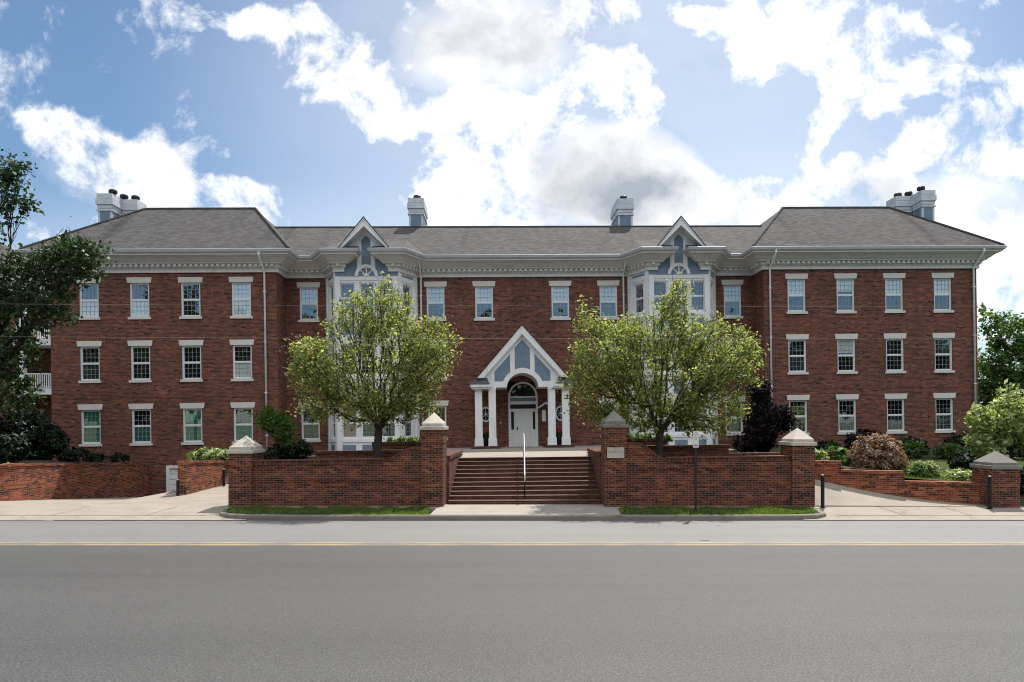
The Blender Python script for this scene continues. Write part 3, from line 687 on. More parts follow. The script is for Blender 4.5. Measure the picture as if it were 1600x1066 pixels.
# porch ------------------------------------------------------------
PC = -.09
def porch():
    vf = -.7
    m = MB()
    for x in (-2.36, -1.66, 1.39, 2.11):
        u = x; m = MB(); m.box(u-.185, u+.185, vf, vf+.37, .13, 3.12); m.box(u-.21, u+.21, vf-.025, vf+.395, .5, .54)
        m.box(u-.22, u+.22, vf-.035, vf+.405, .131, .5); m.box(u-.235, u+.235, vf-.05, vf+.42, .132, .2); m.box(u-.205, u+.205, vf-.02, vf+.39, 3.0, 3.12-.002)
        m.build('column', M_WHITE, BLD)
    for x0, x1 in ((-2.75, -1.3), (1.05, 2.5)): m = MB(); m.box(x0, x1, vf-.2, CV-.01, -.3, .13); m.build('column_plinth', M_STEPR, BLD)
    c = PC; zc = 3.02; ri, ro = .81, 1.06
    # tympanum front (white) around the arch, as strips
    m = MB(); sl_ = 1.143; top = 6.26
    edge = lambda x: top-.30-sl_*abs(x)
    n = 18
    pts = [(math.cos(math.pi*k/n), math.sin(math.pi*k/n)) for k in range(n+1)]
    zc = 3.121; flat = .90; cpts = pts; pts = [(a, b*flat) for a, b in pts]
    for k in range(n):       # arch ring
        (a0, b0), (a1_, b1_) = pts[k], pts[k+1]
        m.prism([(c+ri*a0, zc+ri*b0), (c+ro*a0, zc+ro*b0), (c+ro*a1_, zc+ro*b1_), (c+ri*a1_, zc+ri*b1_)], vf-.03, vf+.10)
    for sg in (-1, 1):       # beams
        x0, x1 = sorted((c+sg*ri, c+sg*2.02)); m.box(x0, x1, vf, vf+.36, 3.12, 3.40)
        x0, x1 = sorted((c+sg*ri*.98, c+sg*2.02)); m.box(x0, x1, vf+.36, CV-.01, 3.12, 3.2)
    field = [(c-2.05, 3.41), (c+2.05, 3.41), (c+2.05, edge(2.05)+.1), (c, edge(0)+.1), (c-2.05, edge(2.05)+.1)]
    # backing board with arch cut: two halves
    for sg in (-1, 1):
        arc = [(c+sg*(ri+.02)*math.cos(t), zc+(ri+.02)*flat*math.sin(t)) for t in [math.asin((3.41-zc)/(ri+.02))+(math.pi/2-math.asin((3.41-zc)/(ri+.02)))*k/8 for k in range(9)]]
        poly = [arc[-1]]+arc[:-1][::-1]+[(c+sg*2.05, 3.41), (c+sg*2.05, edge(2.05)+.12), (c, edge(0)+.12)]
        if sg < 0: poly = poly[::-1]
        m.prism(poly, vf+.02, vf+.1)
    por = m.build('porch_gable', M_WHITE, BLD)
    pn = MB()
    pn.prism([(c-.385, 4.02), (c-.2, 4.10), (c, 4.13), (c+.2, 4.10), (c+.385, 4.02), (c+.385, 5.14), (c, 5.56), (c-.385, 5.14)], vf+.008, vf+.02)
    for sg in (-1, 1):
        P = [(c+sg*.91, 3.44), (c+sg*1.43, 3.44), (c+sg*1.43, 3.93), (c+sg*.63, 4.82), (c+sg*.63, 3.75)]
        if sg < 0: P = P[::-1]
        pn.prism(P, vf+.008, vf+.02)
    pn.build('gable_panel', M_BLUE, por)
    t = MB()                 # trim frames standing proud of the panels
    for sg in (-1, 1):
        x0, x1 = sorted((c+sg*.40, c+sg*.62)); t.box(x0, x1, vf-.012, vf+.02, 3.9, 4.9)
    t.build('gable_trim', M_WHITE, por)
    k = MB()
    for sg in (-1, 1):
        P = [(c, top), (c, top-.43), (c+sg*(2.31-.28), 3.70), (c+sg*2.31, 3.60), (c+sg*2.33, 3.64)]
        P = [(c, top), (c, top-.43), (c+sg*2.02, 3.60), (c+sg*2.32, 3.60)]
        if sg > 0: P = P[::-1]
        k.prism(P, vf-.22, vf-.12)
        P = [(c, top-.40), (c, top-.50), (c+sg*1.95, 3.60), (c+sg*2.03, 3.60)]
        if sg > 0: P = P[::-1]
        k.prism(P, vf-.12, vf+.02)
        x0, x1 = sorted((c+sg*1.62, c+sg*2.66)); 
        k.box(x0, x1, vf-.30, CV-.01, 3.14, 3.28); k.box(x0+.05, x1-.05, vf-.22, CV-.01, 3.05, 3.139)
    k.build('rake_board', M_WHITE, por)
    r = MB(); th = .05
    for sg in (-1, 1):
        r.quad((c, vf-.26, top+.03), (c+sg*2.36, vf-.26, 3.59), (c+sg*2.36, CV, 3.59), (c, CV, top+.03))
        a = c+sg*1.68; b = c+sg*2.70
        r.quad((a, vf-.33, 3.285), (b, vf-.33, 3.285), (b-sg*.32, vf-.02, 3.62), (a+sg*.15, vf-.02, 3.62)); r.quad((b, vf-.33, 3.285), (b, CV, 3.285), (b-sg*.32, CV, 3.62), (b-sg*.32, vf-.02, 3.62))
        r.quad((a, vf-.33, 3.285), (a+sg*.15, vf-.02, 3.62), (a+sg*.15, vf+.1, 3.5), (a, vf+.1, 3.285))
    rr = r.build('roof', M_ROOF, por)
    v = MB()                 # barrel vault
    for k in range(n):
        (a0, b0), (a1_, b1_) = pts[k], pts[k+1]
        v.quad((c+ri*a0, vf+.1, zc+ri*b0), (c+ri*a0, CV-.005, zc+ri*b0), (c+ri*a1_, CV-.005, zc+ri*b1_), (c+ri*a1_, vf+.1, zc+ri*b1_))
    v.build('vault', M_CREAM, por)
    pts = cpts
    # entrance ---------------------------------------------------
    e = MB(); y = CV; c2 = 0.0; r0 = .69; r1 = .80; z0 = 2.73
    for k in range(n):
        (a0, b0), (a1_, b1_) = pts[k], pts[k+1]
        e.prism([(c2+r0*a0, z0+r0*b0), (c2+r1*a0, z0+r1*b0), (c2+r1*a1_, z0+r1*b1_), (c2+r0*a1_, z0+r0*b1_)], y-.03, y+.1)
    e.box(-.80, -.70, y-.03, y+.1, 0, z0); e.box(.70, .80, y-.03, y+.1, 0, z0)
    e.box(-.70, .70, y-.02, y+.1, 2.66, 2.74); e.box(-.70, .70, y-.02, y+.1, 2.30, 2.46); e.box(-.70, .70, y-.02, y+.1, 2.0, 2.06)
    e.box(-.46, -.38, y-.015, y+.1, 0, 2.0); e.box(.40, .48, y-.015, y+.1, 0, 2.0)
    for a, b in ((-.70, -.46), (.48, .70)): e.box(a, b, y+.02, y+.1, 0, .93); e.box(a, a+.045, y+.03, y+.1, .93, 2.0); e.box(b-.045, b, y+.03, y+.1, .93, 2.0); e.box(a+.045, b-.045, y+.03, y+.1, 1.9, 2.0); e.box(a+.05, b-.05, y+.008, y+.02, .15, .8)
    en = e.build('entrance_frame', M_WHITE, BLD)
    e = MB(); e.prism([(c2+r0*a, z0+r0*b) for a, b in pts], y+.05, y+.08); e.build('fanlight', M_STAIN, en)
    e = MB(); 
    for t_ in range(0, 181, 30): e.box(0, r0, y+.035, y+.05, -.008, .008, Matrix.Translation((c2, 0, z0)) @ Matrix.Rotation(-R(t_), 4, 'Y'))
    for rr_ in (.25, .48):
        for k in range(n):
            (a0, b0), (a1_, b1_) = pts[k], pts[k+1]
            e.prism([(c2+rr_*a0, z0+rr_*b0), (c2+(rr_+.014)*a0, z0+(rr_+.014)*b0), (c2+(rr_+.014)*a1_, z0+(rr_+.014)*b1_), (c2+rr_*a1_, z0+rr_*b1_)], y+.033, y+.05)
    e.build('fanlight_bars', M_BLACK, en)
    e = MB(); e.box(-.70, .70, y+.04, y+.07, 2.46, 2.66); e.build('transom_panel', M_BLUE, en)
    e = MB(); e.box(-.70, .70, y+.05, y+.06, 2.06, 2.30); e.box(-.655, -.505, y+.05, y+.06, .93, 1.9); e.box(.525, .655, y+.05, y+.06, .93, 1.9); e.build('door_glass', M_STAIN if False else M_POT, en)
    d = MB(); d.box(-.38, .40, y+.05, y+.09, .02, 2.0)
    for a, b in ((-.30, -.03), (.05, .32)):
        for z_, z1 in ((.15, .72), (.88, 1.86)):
            d.box(a, b, y+.038, y+.05, z_, z1); 
    dr = d.build('door', M_WHITE, en)
    d = MB(); d.lathe([(.0, 0), (.03, .01), (.035, .03), (.02, .05)], (-.33, y, .95), 10); 
    d = MB(); d.tube([(-.33, y+.05, .98), (-.33, y-.02, .98)], [.018, .03], 10); d.box(-.36, -.30, y+.036, y+.05, .9, 1.08); d.build('handle', M_BLACK, dr)
    s_ = MB(); s_.box(-1.0, 1.0, y-.35, y-.0, -.1, .012); s_.build('threshold', M_STONE, BLD)
    # oval windows
    for u in (-2.03, 2.05):
        o = MB(); ro_, ri_ = 1.0, .78; W, H = .30, .42; zc_ = 1.78; n2 = 28
        for k in range(n2):
            t0, t1 = 2*math.pi*k/n2, 2*math.pi*(k+1)/n2
            o.prism([(u+W*ri_*math.cos(t0), zc_+H*ri_*math.sin(t0)), (u+W*math.cos(t0), zc_+H*math.sin(t0)), (u+W*math.cos(t1), zc_+H*math.sin(t1)), (u+W*ri_*math.cos(t1), zc_+H*ri_*math.sin(t1))], y-.06, y)
        w_ = o.build('oval_window', M_WHITE, BLD)
        o = MB(); o.prism([(u+W*ri_*math.cos(2*math.pi*k/n2), zc_+H*ri_*math.sin(2*math.pi*k/n2)) for k in range(n2)], y-.02, y-.005); o.build('pane', M_POT, w_)
        o = MB(); o.box(u-.01, u+.01, y-.035, y-.02, zc_-.32, zc_+.32); o.box(u-.22, u+.22, y-.034, y-.02, zc_-.01, zc_+.01)
        for a in (45, 135): o.box(-.24, .24, y-.033, y-.02, -.008, .008, Matrix.Translation((u, 0, zc_)) @ Matrix.Rotation(R(a), 4, 'Y'))
        o.lathe([(.05, -.05), (.05, .05)], (u, y-.04, zc_), 10); o.build('muntins', M_WHITE, w_)
porch()
# round brick medallion above the porch
m = MB(); n = 28
for rr in (.56, .30):
    for k in range(n):
        t0, t1 = 2*math.pi*k/n, 2*math.pi*(k+.82)/n; a, b = rr, rr+.10
        m.prism([(a*math.cos(t0), 7.62+a*math.sin(t0)), (b*math.cos(t0), 7.62+b*math.sin(t0)), (b*math.cos(t1), 7.62+b*math.sin(t1)), (a*math.cos(t1), 7.62+a*math.sin(t1))], CV-.025, CV+.01)
m.build('brick_medallion', M_BRICK, BLD)
# garage door
m = MB(); m.box(-18.35, -18.2, -.03, .12, -2.75, -.62); m.box(-16.55, -16.4, -.03, .12, -2.75, -.62); m.box(-18.2, -16.55, -.03, .12, -.77, -.62)
g = m.build('garage_door', M_WHITE, BLD); m = MB()
for k in range(7): m.box(-18.2, -16.55, .05, .1, -2.7+k*.275, -2.7+k*.275+.255)
m.build('door_panel', M_WHITE, g)
m = MB(); m.box(1.02, 1.22, CV-.14, CV-.0, 1.35, 1.98); mm = m.build('wall_lantern', M_WHITE, BLD)
m = MB(); m.prism([(.80, 2.12), (.84, 2.06), (1.22, 2.30), (1.60, 2.06), (1.64, 2.12), (1.22, 2.42)], CV-.45, CV-.0); m.build('hood', M_WHITE, mm)
m = MB(); m.box(-1.28, -1.2, CV-.03, CV, 1.28, 1.36); m.build('doorbell', M_WHITE, BLD)

def bp(u, v, w): return BLD.matrix_basis @ Vector((u, v, w))
bpy.context.view_layer.update()

# fire connection sign on the wing wall
sg = empty('wall_sign', bp(-23.45, -.03, .48)); sg.rotation_euler = BLD.rotation_euler
tag(sg, 'small white fire connection sign reading FDC low on the left wing brick wall', 'sign')
m = MB(); m.box(-.22, .22, -.02, .0, -.13, .13); m.build('plate', plain('sign_white', (.75, .75, .74), .5), sg)
text_mesh('FDC', .23, M_BLACK, sg, Matrix.Translation((0, -.022, 0)))

# ================================================================== GROUND, ROAD, WALLS
m = MB(); m.quad((-90, -2, 0), (90, -2, 0), (90, 19.82, 0), (-90, 19.82, 0)); struct(m.build('road', M_ASPH))
for i, y in enumerate((15.83, 16.10)):
    m = MB(); m.quad((-90, y, .004), (90, y, .004), (90, y+.11, .004), (-90, y+.11, .004)); struct(m.build('road_marking', M_YEL))
# manhole-like patch and crack marks
m = MB(); m.lathe([(.0, .001), (.13, .003)], (4.30, 16.5, 0), 18, 1.0, .28); struct(m.build('tar_patch', plain('tar', (.06, .058, .056), .8)))
# big ground with a cut for the garage ramp
m = MB(); GZ = -.03
m.quad((-1500, -1500, GZ), (1500, -1500, GZ), (1500, 19.8, GZ), (-1500, 19.8, GZ))
m.quad((-1500, 19.8, GZ), (-21, 19.8, GZ), (-21, 1500, GZ), (-1500, 1500, GZ)); m.quad((-8, 19.8, GZ), (1500, 19.8, GZ), (1500, 1500, GZ), (-8, 1500, GZ)); m.quad((-21, 37, GZ), (-8, 37, GZ), (-8, 1500, GZ), (-21, 1500, GZ))
struct(m.build('ground', M_GRASS))
# sidewalk in front of the stairs + strip along the wall, kerb, grass strips
SW = .15
m = MB()
m.box(-2.75, 2.85, 19.97, 22.56, -.02, SW); m.box(-9.45, -2.75, 21.5, 22.3, -.02, SW-.004); m.box(2.85, 9.25, 21.5, 22.3, -.02, SW-.004)
for x in (-1.9, -.45, 1.15): m.box(x-.008, x+.008, 19.98, 22.5, SW-.01, SW+.001)
struct(m.build('sidewalk', M_WALK))
KP = [(-9.3, 21.6), (-9.22, 21.1), (-9.15, 20.7), (-8.98, 20.35), (-8.6, 20.08), (-7.8, 19.92), (-6.6, 19.84), (6.4, 19.84), (7.7, 19.88), (8.45, 20.0), (8.85, 20.3), (8.95, 20.8), (9.05, 21.4)]
m = MB(); sweep(m, KP, [(0, -.05), (.0, .12), (-.03, .152), (-.15, .152), (-.16, -.05)]); struct(m.build('kerb', M_KERB))
m = MB()
def strip(mb, P, z):
    mb.quad(*[(x, y, z) for x, y in P])
strip(m, [(-9.2, 21.5), (-9.08, 21.0), (-8.98, 20.6), (-8.7, 20.3), (-7.8, 20.06), (-6.6, 19.98), (-2.75, 19.98), (-2.95, 21.5)], SW-.01)
strip(m, [(2.75, 19.98), (6.4, 19.98), (7.7, 20.02), (8.35, 20.15), (8.7, 20.4), (8.8, 21.0), (8.95, 21.5), (3.0, 21.5)], SW-.01)
struct(m.build('verge_soil', M_GRASS))

# left apron, ramp
def grid_patch(name, mat, xs, ys, fz):
    mb = MB(); 
    for i in range(len(xs)-1):
        for j in range(len(ys)-1):
            q = [(xs[i], ys[j]), (xs[i+1], ys[j]), (xs[i+1], ys[j+1]), (xs[i], ys[j+1])]
            mb.quad(*[(x, y, fz(x, y)) for x, y in q])
    me = mb.build(name, mat); return struct(me)
def lin(a, b, n): return [a+(b-a)*i/n for i in range(n+1)]
def smooth(t): t = max(0, min(1, t)); return t*t*(3-2*t)
grid_patch('driveway', M_CONC, lin(-40, -8.0, 1), [19.82, 20.05, 20.4, 22.0], lambda x, y: {19.82: .02, 20.05: .03, 20.4: .07, 22.0: .14}[y])
def rampz(x, y):
    t = smooth((x+15.2)/2.2)
    low = .14-max(0, y-23)*.09-max(0, y-33.4)*.5
    hi = .14+.028*max(0, y-23)
    return low*(1-t)+hi*t
grid_patch('driveway_ramp', M_CONC, lin(-21, -8.0, 30), lin(22.0, 37.5, 30), rampz)
# right driveway
def rdz(x, y):
    t = smooth((15.0-x)/6.2)*1.0
    s_ = max(0, min(1, (y-21.9)/2.0))
    return .15+.78*max(0, (14.9-x)/4.9)*s_ if y > 21.9 else .15
grid_patch('driveway', M_CONC, lin(8.0, 40, 1), [19.82, 20.05, 20.4, 22.0], lambda x, y: {19.82: .02, 20.05: .03, 20.4: .07, 22.0: .146}[y])
grid_patch('driveway_ramp', M_CONC, lin(9.2, 15.2, 14), lin(21.96, 24.6, 6), lambda x, y: rdz(x, y))
M_JOINT = plain('joint_tar', (.07, .062, .055), .9)
def joint(x0, y0, x1, y1, z0, z1, w=.012):
    d = Vector((x1-x0, y1-y0)).normalized(); n = Vector((-d.y, d.x))*w
    mb = MB(); mb.quad((x0-n.x, y0-n.y, z0), (x1-n.x, y1-n.y, z1), (x1+n.x, y1+n.y, z1), (x0+n.x, y0+n.y, z0)); return struct(mb.build('concrete_joint', M_JOINT))
def az_(y): return .004+(.02+(y-19.82)*.0435 if y < 20.05 else (.03+(y-20.05)*.1143 if y < 20.4 else .07+(y-20.4)*.0455))
joint(-40, 20.4, -9.4, 20.4, az_(20.4), az_(20.4)); joint(9.2, 20.4, 40, 20.4, az_(20.4), az_(20.4))
for x in (-24, -20.6, -17.3, -14.0, -11.2): joint(x, 20.4, x+.15, 21.98, az_(20.4), az_(21.98), .009)
for x in (11.2, 13.2, 16.4, 19.6): joint(x, 20.4, x, 21.98, az_(20.4)+.004, az_(21.98)+.006, .009)
# raised court behind the street walls
def court(x, y): return 1.2+.0148*x
m = MB()
m.quad((-8.0, 22.3, court(-8, 0)), (-2.6, 22.3, court(-2.6, 0)), (-2.6, 38, court(-2.6, 0)), (-8.0, 38, court(-8, 0))); m.quad((-9.3, 30.7, 1.0), (-8, 30.7, 1.08), (-8, 38, 1.08), (-9.3, 38, 1.0))
m.quad((2.6, 22.7, court(2.6, 0)), (9.1, 22.7, court(9, 0)), (9.1, 38, court(9, 0)), (2.6, 38, court(2.6, 0)))
m.quad((-12.4, 30.7, .95), (-9.3, 30.7, 1.0), (-9.3, 38, 1.0), (-12.4, 38, .95))
m.quad((-12.75, 25.2, 1.0), (-12.5, 30.7, .95), (-12.5, 38, .95), (-15.6, 38, .95), (-15.4, 34.0, .95), (-14.0, 29.0, .95))
m.quad((9.1, 24.3, 1.33), (9.1, 38, 1.4), (12, 38, 1.4), (12, 23.9, 1.2))
struct(m.build('planting_bed', M_MULCH))
m = MB(); m.quad((15.4, 22.0, .13), (40, 22.0, .13), (40, 22.9, .80), (15.4, 22.9, .80)); m.quad((12, 23.6, 1.0), (15.2, 22.62, .78), (40, 22.62, .78), (40, 40, 1.5), (12, 40, 1.6)); struct(m.build('lawn', M_GRASS))
m = MB(); m.quad((-21.5, 22.9, .25), (-20.2, 24.0, .6), (-19.5, 26.0, .95), (-19.4, 35.5, .68), (-24, 35.5, .9), (-60, 40, 1.1), (-60, 24.0, .5)); struct(m.build('planting_bed', M_MULCH))
m = MB(); m.quad((-24, 35.1, 1.1), (-24, 80, 1.1), (-60, 80, 1.1), (-60, 35.1, 1.1)); struct(m.build('lawn', M_GRASS))

# landing and stairs
m = MB(); m.quad((-2.6, 26.05, 1.5-.04), (2.6, 26.05, 1.5+.04), (2.6, 38, 1.5+.04), (-2.6, 38, 1.5-.04))
m.quad((-9.3, 29.5, 1.5-.14), (-2.6, 29.5, 1.5-.04), (-2.6, 38, 1.5-.04), (-9.3, 38, 1.5-.14)); m.quad((2.6, 29.5, 1.54), (9.3, 29.5, 1.5+.14), (9.3, 38, 1.5+.14), (2.6, 38, 1.54)); struct(m.build('terrace', M_CONC))
def stairs():
    root = empty('staircase', (0, 22.5, .15)); tag(root, 'wide flight of eleven brown brick steps with pale nosings between two brick piers', 'staircase')
    n = 11; rh = 1.35/n; td = .36; a = MB(); b = MB()
    for k in range(n):
        y = k*td; z = k*rh; kk = .012*(k+1)/n
        yl = 4.2
        for mb_, y0, y1, z0, z1 in ((a, y, y+td+.03, z-.02 if k else -.1, z+rh-.012),):
            mb_.box(-2.5, 2.5, y0, y1, z0, z1)
        b.box(-2.5, 2.5, y-.012, y+td-.005, z+rh-.012, z+rh)
    for mb_ in (a, b): mb_.v = [(x, y, z+.012*x*min(1, max(0, z/.4))) for x, y, z in mb_.v]
    a.build('risers', M_STEPR, root); b.build('treads', M_TREAD, root)
M_TREAD = concrete('tread_stone', (.115, .066, .044))
stairs()
def rail():
    root = empty('handrail', (0, 22.5, .15)); tag(root, 'single pale metal handrail running up the middle of the brown steps', 'handrail')
    m = MB(); m.tube([(.0, .22, .72), (0, .20, .86), (0, .32, .96), (-.03, 3.9, 2.17), (-.05, 4.35, 2.22), (-.05, 4.45, 2.1)], .024, 8); m.build('top_rail', M_CHROME, root, True)
    for y, z0, z1 in ((.36, .15, .96), (2.1, .72, 1.56), (4.2, 1.33, 2.2)):
        m = MB(); m.tube([(0-.01*y, y, z0), (-.01*y, y, z1)], .02, 8); m.build('post', M_BLACK, root, True)
rail()

# --- street walls
def pier(x0, x1, y0, ztop, capm, label):
    root = empty('brick_pier', ((x0+x1)/2, y0, .12)); tag(root, label, 'brick pier', 'brick gate piers with stone caps')
    h = (x1-x0)/2; d = 1.0; H = ztop-.12
    m = MB(); m.box(-h, h, 0, d, 0, H-.42); m.box(-h-.012, h+.012, -.012, d+.012, H-.42, H-.22); m.box(-h, h, 0, d, H-.22, H); m.build('shaft', M_WALLB, root)
    c = MB(); o = .055; c.box(-h-o, h+o, -o, d+o, H, H+.115); c.build('cap_slab', capm, root, bevel=.012)
    c = MB(); q = .02; z0 = H+.115; z1 = z0+.09; c.box(-h+q, h-q, q, d-q, z0, z1)
    b = [(-h+q, q, z1), (h-q, q, z1), (h-q, d-q, z1), (-h+q, d-q, z1)]; ap = (0, d/2, z1+.36)
    for i in range(4): c.quad(b[i], b[(i+1) % 4], ap)
    c.build('cap', capm, root)
pier(-9.37, -8.64, 21.85, 1.83, M_CAP, 'low brick pier with bright pyramid stone cap at the left end of the street wall')
pier(-3.28, -2.58, 21.85, 2.58, M_CAP, 'tall brick pier with pale pyramid cap at the left side of the steps')
pier(2.52, 3.22, 21.85, 2.65, M_CAPD, 'tall brick pier with dull tree-shaded cap and stone plaque right of the steps')
pier(8.46, 9.17, 21.85, 2.08, M_CAP, 'brick pier with bright pyramid cap beside the right driveway at the wall end')
pier(14.72, 15.58, 21.75, 1.34, M_CAPD, 'short wide brick pier with grey cap at the far right of the driveway')

def street_wall(xa, xb, zt, side, label, bandz):
    """side=+1 the wall rises at its right end towards the steps, -1 at its left end"""
    root = empty('street_wall', ((xa+xb)/2, 21.9, .12)); tag(root, label, 'garden wall'); cx = (xa+xb)/2
    X = lambda x: x-cx; Z = lambda x, z: TZ(x, z)-.12
    m = MB(); hi = 2.08 if side > 0 else 2.13; L_ = .95 if side > 0 else .95
    # profile polygon (x,z)
    n = 10; curve = []
    for k in range(n+1):
        t = k/n; curve.append((L_*t, (hi-zt)*(.5+.5*math.cos(math.pi*t))))
    if side > 0:
        top = [(xb, hi), (xb-.30, hi)]+[(xb-.30-a, zt+b) for a, b in curve[1:]]+[(xa, zt)]
        poly = [(xa, .12), (xb, .12)]+top
    else:
        top = [(xb, zt)]+[(xa+.35+a, zt+b) for a, b in reversed(curve[1:])]+[(xa+.35, hi), (xa, hi)]
        poly = [(xa, .12), (xb, .12)]+top
    poly = [(X(x), (Z(x, z) if z > .2 else z-.12)) for x, z in poly]
    m.prism(poly, .05, .42); w = m.build('wall_body', M_WALLB, root)
    b = MB()
    z0, z1 = bandz
    def slab(mb_, x0, x1, a, c, y0):
        mb_.prism([(X(x0), Z(x0, a)), (X(x1), Z(x1, a)), (X(x1), Z(x1, c)), (X(x0), Z(x0, c))], y0, .05)
    for (a, c, y0) in ((z0, z0+.07, .035), (z0+.072, z1-.0, .02)): slab(b, xa+.0, xb-.0, a, c, y0)
    b.build('corbel_band', M_WALLB, root)
    e0, e1 = (xa, xb-1.25) if side > 0 else (xa+1.30, xb)
    b = MB(); b.prism([(X(e0), Z(e0, zt)), (X(e1), Z(e1, zt)), (X(e1), Z(e1, zt+.035)), (X(e0), Z(e0, zt+.035))], .0, .46)
    b.prism([(X(e0), Z(e0, zt-.12)), (X(e1), Z(e1, zt-.12)), (X(e1), Z(e1, zt-.002)), (X(e0), Z(e0, zt-.002))], .025, .05); b.build('coping', M_SOLD, root)
    # rowlock edge following the curve
    b = MB(); pts = [p for p in poly[2:]]
    for i in range(len(pts)-1):
        (x0, z0_), (x1, z1_) = pts[i], pts[i+1]
        if abs(x0-x1) > 2: continue
        d = Vector((x1-x0, z1_-z0_)); nn = Vector((-d.y, d.x)).normalized()*-.07
        if nn.y > 0: nn = -nn
        b.prism([(x0, z0_), (x1, z1_), (x1+nn.x, z1_+nn.y), (x0+nn.x, z0_+nn.y)][::1] if x0 < x1 else [(x1, z1_), (x0, z0_), (x0+nn.x, z0_+nn.y), (x1+nn.x, z1_+nn.y)][::-1], .03, .05)
    b.build('curved_edge', M_SOLD, root)
street_wall(-8.64, -3.28, 1.70, 1, 'long low brick street wall left of the steps curving up to its tall pier', (1.03, 1.40))
street_wall(3.22, 8.46, 1.60, -1, 'long low brick street wall right of the steps behind the street sign', (1.20, 1.46))
# plaque
pl = empty('stone_plaque', (2.87, 21.84, 1.86)); tag(pl, 'small pale stone plaque with three engraved lines on the right step pier', 'plaque')
m = MB(); m.box(-.27, .27, -.03, .0, -.17, .17); m.build('slab', M_CAP, pl, bevel=.006)
text_mesh('PRIVATE\nNO\nTHOROUGHFARE', .062, plain('engraving', (.17, .165, .14), .9), pl, Matrix.Translation((0, -.031, .09)), extrude=.001)
# cheek walls beside the stairs
for s_, x0, x1, lb in ((-1, -3.1, -2.5, 'sunlit brick cheek wall along the left edge of the brown steps'), (1, 2.5, 3.1, 'brick cheek wall along the right edge of the brown steps')):
    r = empty('cheek_wall', ((x0+x1)/2, 22.86, .12)); tag(r, lb, 'garden wall', 'cheek walls of the steps'); h = (x1-x0)/2
    zt = TZ(x0, 1.64)-.12
    m = MB(); m.box(-h, h, 0, 4.6, 0, zt); m.build('wall_body', M_WALLB, r); m = MB(); m.box(-h-.03, h+.03, 0, 4.65, zt, zt+.12); m.build('coping', M_SOLD, r)
# planter walls behind
def gwall(name, label, x0, x1, y, zt, zb=1.0, d=.3, group=None):
    r = empty(name, ((x0+x1)/2, y, zb)); tag(r, label, 'garden wall', group); h = (x1-x0)/2; k = .0148*h
    m = MB(); m.prism([(-h, 0), (h, 0), (h, zt-zb-.1+k), (-h, zt-zb-.1-k)], 0, d); m.build('wall_body', M_WALLB, r)
    m = MB(); m.prism([(-h-.02, zt-zb-.1-k), (h+.02, zt-zb-.1+k), (h+.02, zt-zb+k), (-h-.02, zt-zb-k)], -.03, d+.03); m.build('coping', M_SOLD, r)
gwall('planter_wall', 'brick planter wall just behind the left street tree trunk', -7.55, -3.3, 24.9, 1.81)
gwall('planter_wall', 'brick planter wall topped with trailing plants right of the left tree trunk', -6.0, -3.3, 27.2, 2.06)
gwall('planter_wall', 'brick planter wall just behind the right street tree trunk', 3.6, 7.35, 24.9, 1.99)
gwall('planter_wall', 'brick planter wall behind the dull-capped pier right of the steps', 3.1, 5.6, 27.2, 2.18)
gwall('planter_wall', 'low brick wall in front of the dark purple tree', 7.35, 11.5, 25.6, 1.70, .8)
# walls along the drives
def long_wall(name, label, pts, zb, zt, d=.32):
    """pts [(x,y)], zb/zt bottom and top heights per point; thickness goes to the left of travel"""
    r = empty(name, (pts[0][0], pts[0][1], 0)); tag(r, label, 'garden wall'); ox, oy = pts[0]
    m = MB(); c = MB()
    for i in range(len(pts)-1):
        P, Q = Vector(pts[i]), Vector(pts[i+1]); dd = (Q-P).normalized(); n_ = Vector((-dd.y, dd.x))*d
        def pr(mb_, a0, b0, a1_, b1_, o0, o1):
            nn = n_/d
            A, B, C, D = P+nn*o0, Q+nn*o0, Q+nn*o1, P+nn*o1
            v = [(A.x-ox, A.y-oy, a0), (B.x-ox, B.y-oy, a1_), (C.x-ox, C.y-oy, a1_), (D.x-ox, D.y-oy, a0), (A.x-ox, A.y-oy, b0), (B.x-ox, B.y-oy, b1_), (C.x-ox, C.y-oy, b1_), (D.x-ox, D.y-oy, b0)]
            b = len(mb_.v); mb_.v += v
            for f in ((0, 3, 2, 1), (4, 5, 6, 7), (0, 1, 5, 4), (1, 2, 6, 5), (2, 3, 7, 6), (3, 0, 4, 7)): mb_.f.append(tuple(b+k for k in f))
        pr(m, zb[i], zt[i]-.11, zb[i+1], zt[i+1]-.11, 0, d); pr(c, zt[i]-.11, zt[i], zt[i+1]-.11, zt[i+1], -.03, d+.03)
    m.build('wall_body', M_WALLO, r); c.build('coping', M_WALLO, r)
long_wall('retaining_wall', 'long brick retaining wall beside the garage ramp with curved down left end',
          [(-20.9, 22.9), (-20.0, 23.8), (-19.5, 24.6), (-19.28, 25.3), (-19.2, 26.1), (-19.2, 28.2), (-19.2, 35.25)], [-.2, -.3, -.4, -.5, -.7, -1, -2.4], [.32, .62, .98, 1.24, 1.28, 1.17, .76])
long_wall('ramp_wall', 'sunlit orange brick wall between the garage ramp and the left street pier', [(-12.24, 25.0), (-12.2, 28.0), (-12.15, 30.5), (-12.14, 30.51), (-7.5, 30.6)], [-.4, -.4, -.4, -.4, -.4], [1.44, 1.29, 1.14, 1.14, 1.2])
for k, (p, zb, zt) in enumerate([(((15.0-.3, 22.15)), 0, 0)]): pass
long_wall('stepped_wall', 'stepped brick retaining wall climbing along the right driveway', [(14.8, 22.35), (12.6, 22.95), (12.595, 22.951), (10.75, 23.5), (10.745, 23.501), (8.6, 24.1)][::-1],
          [.3, .3, .3, .2, .1, .0], [1.50, 1.50, 1.20, 1.20, .87, .87])

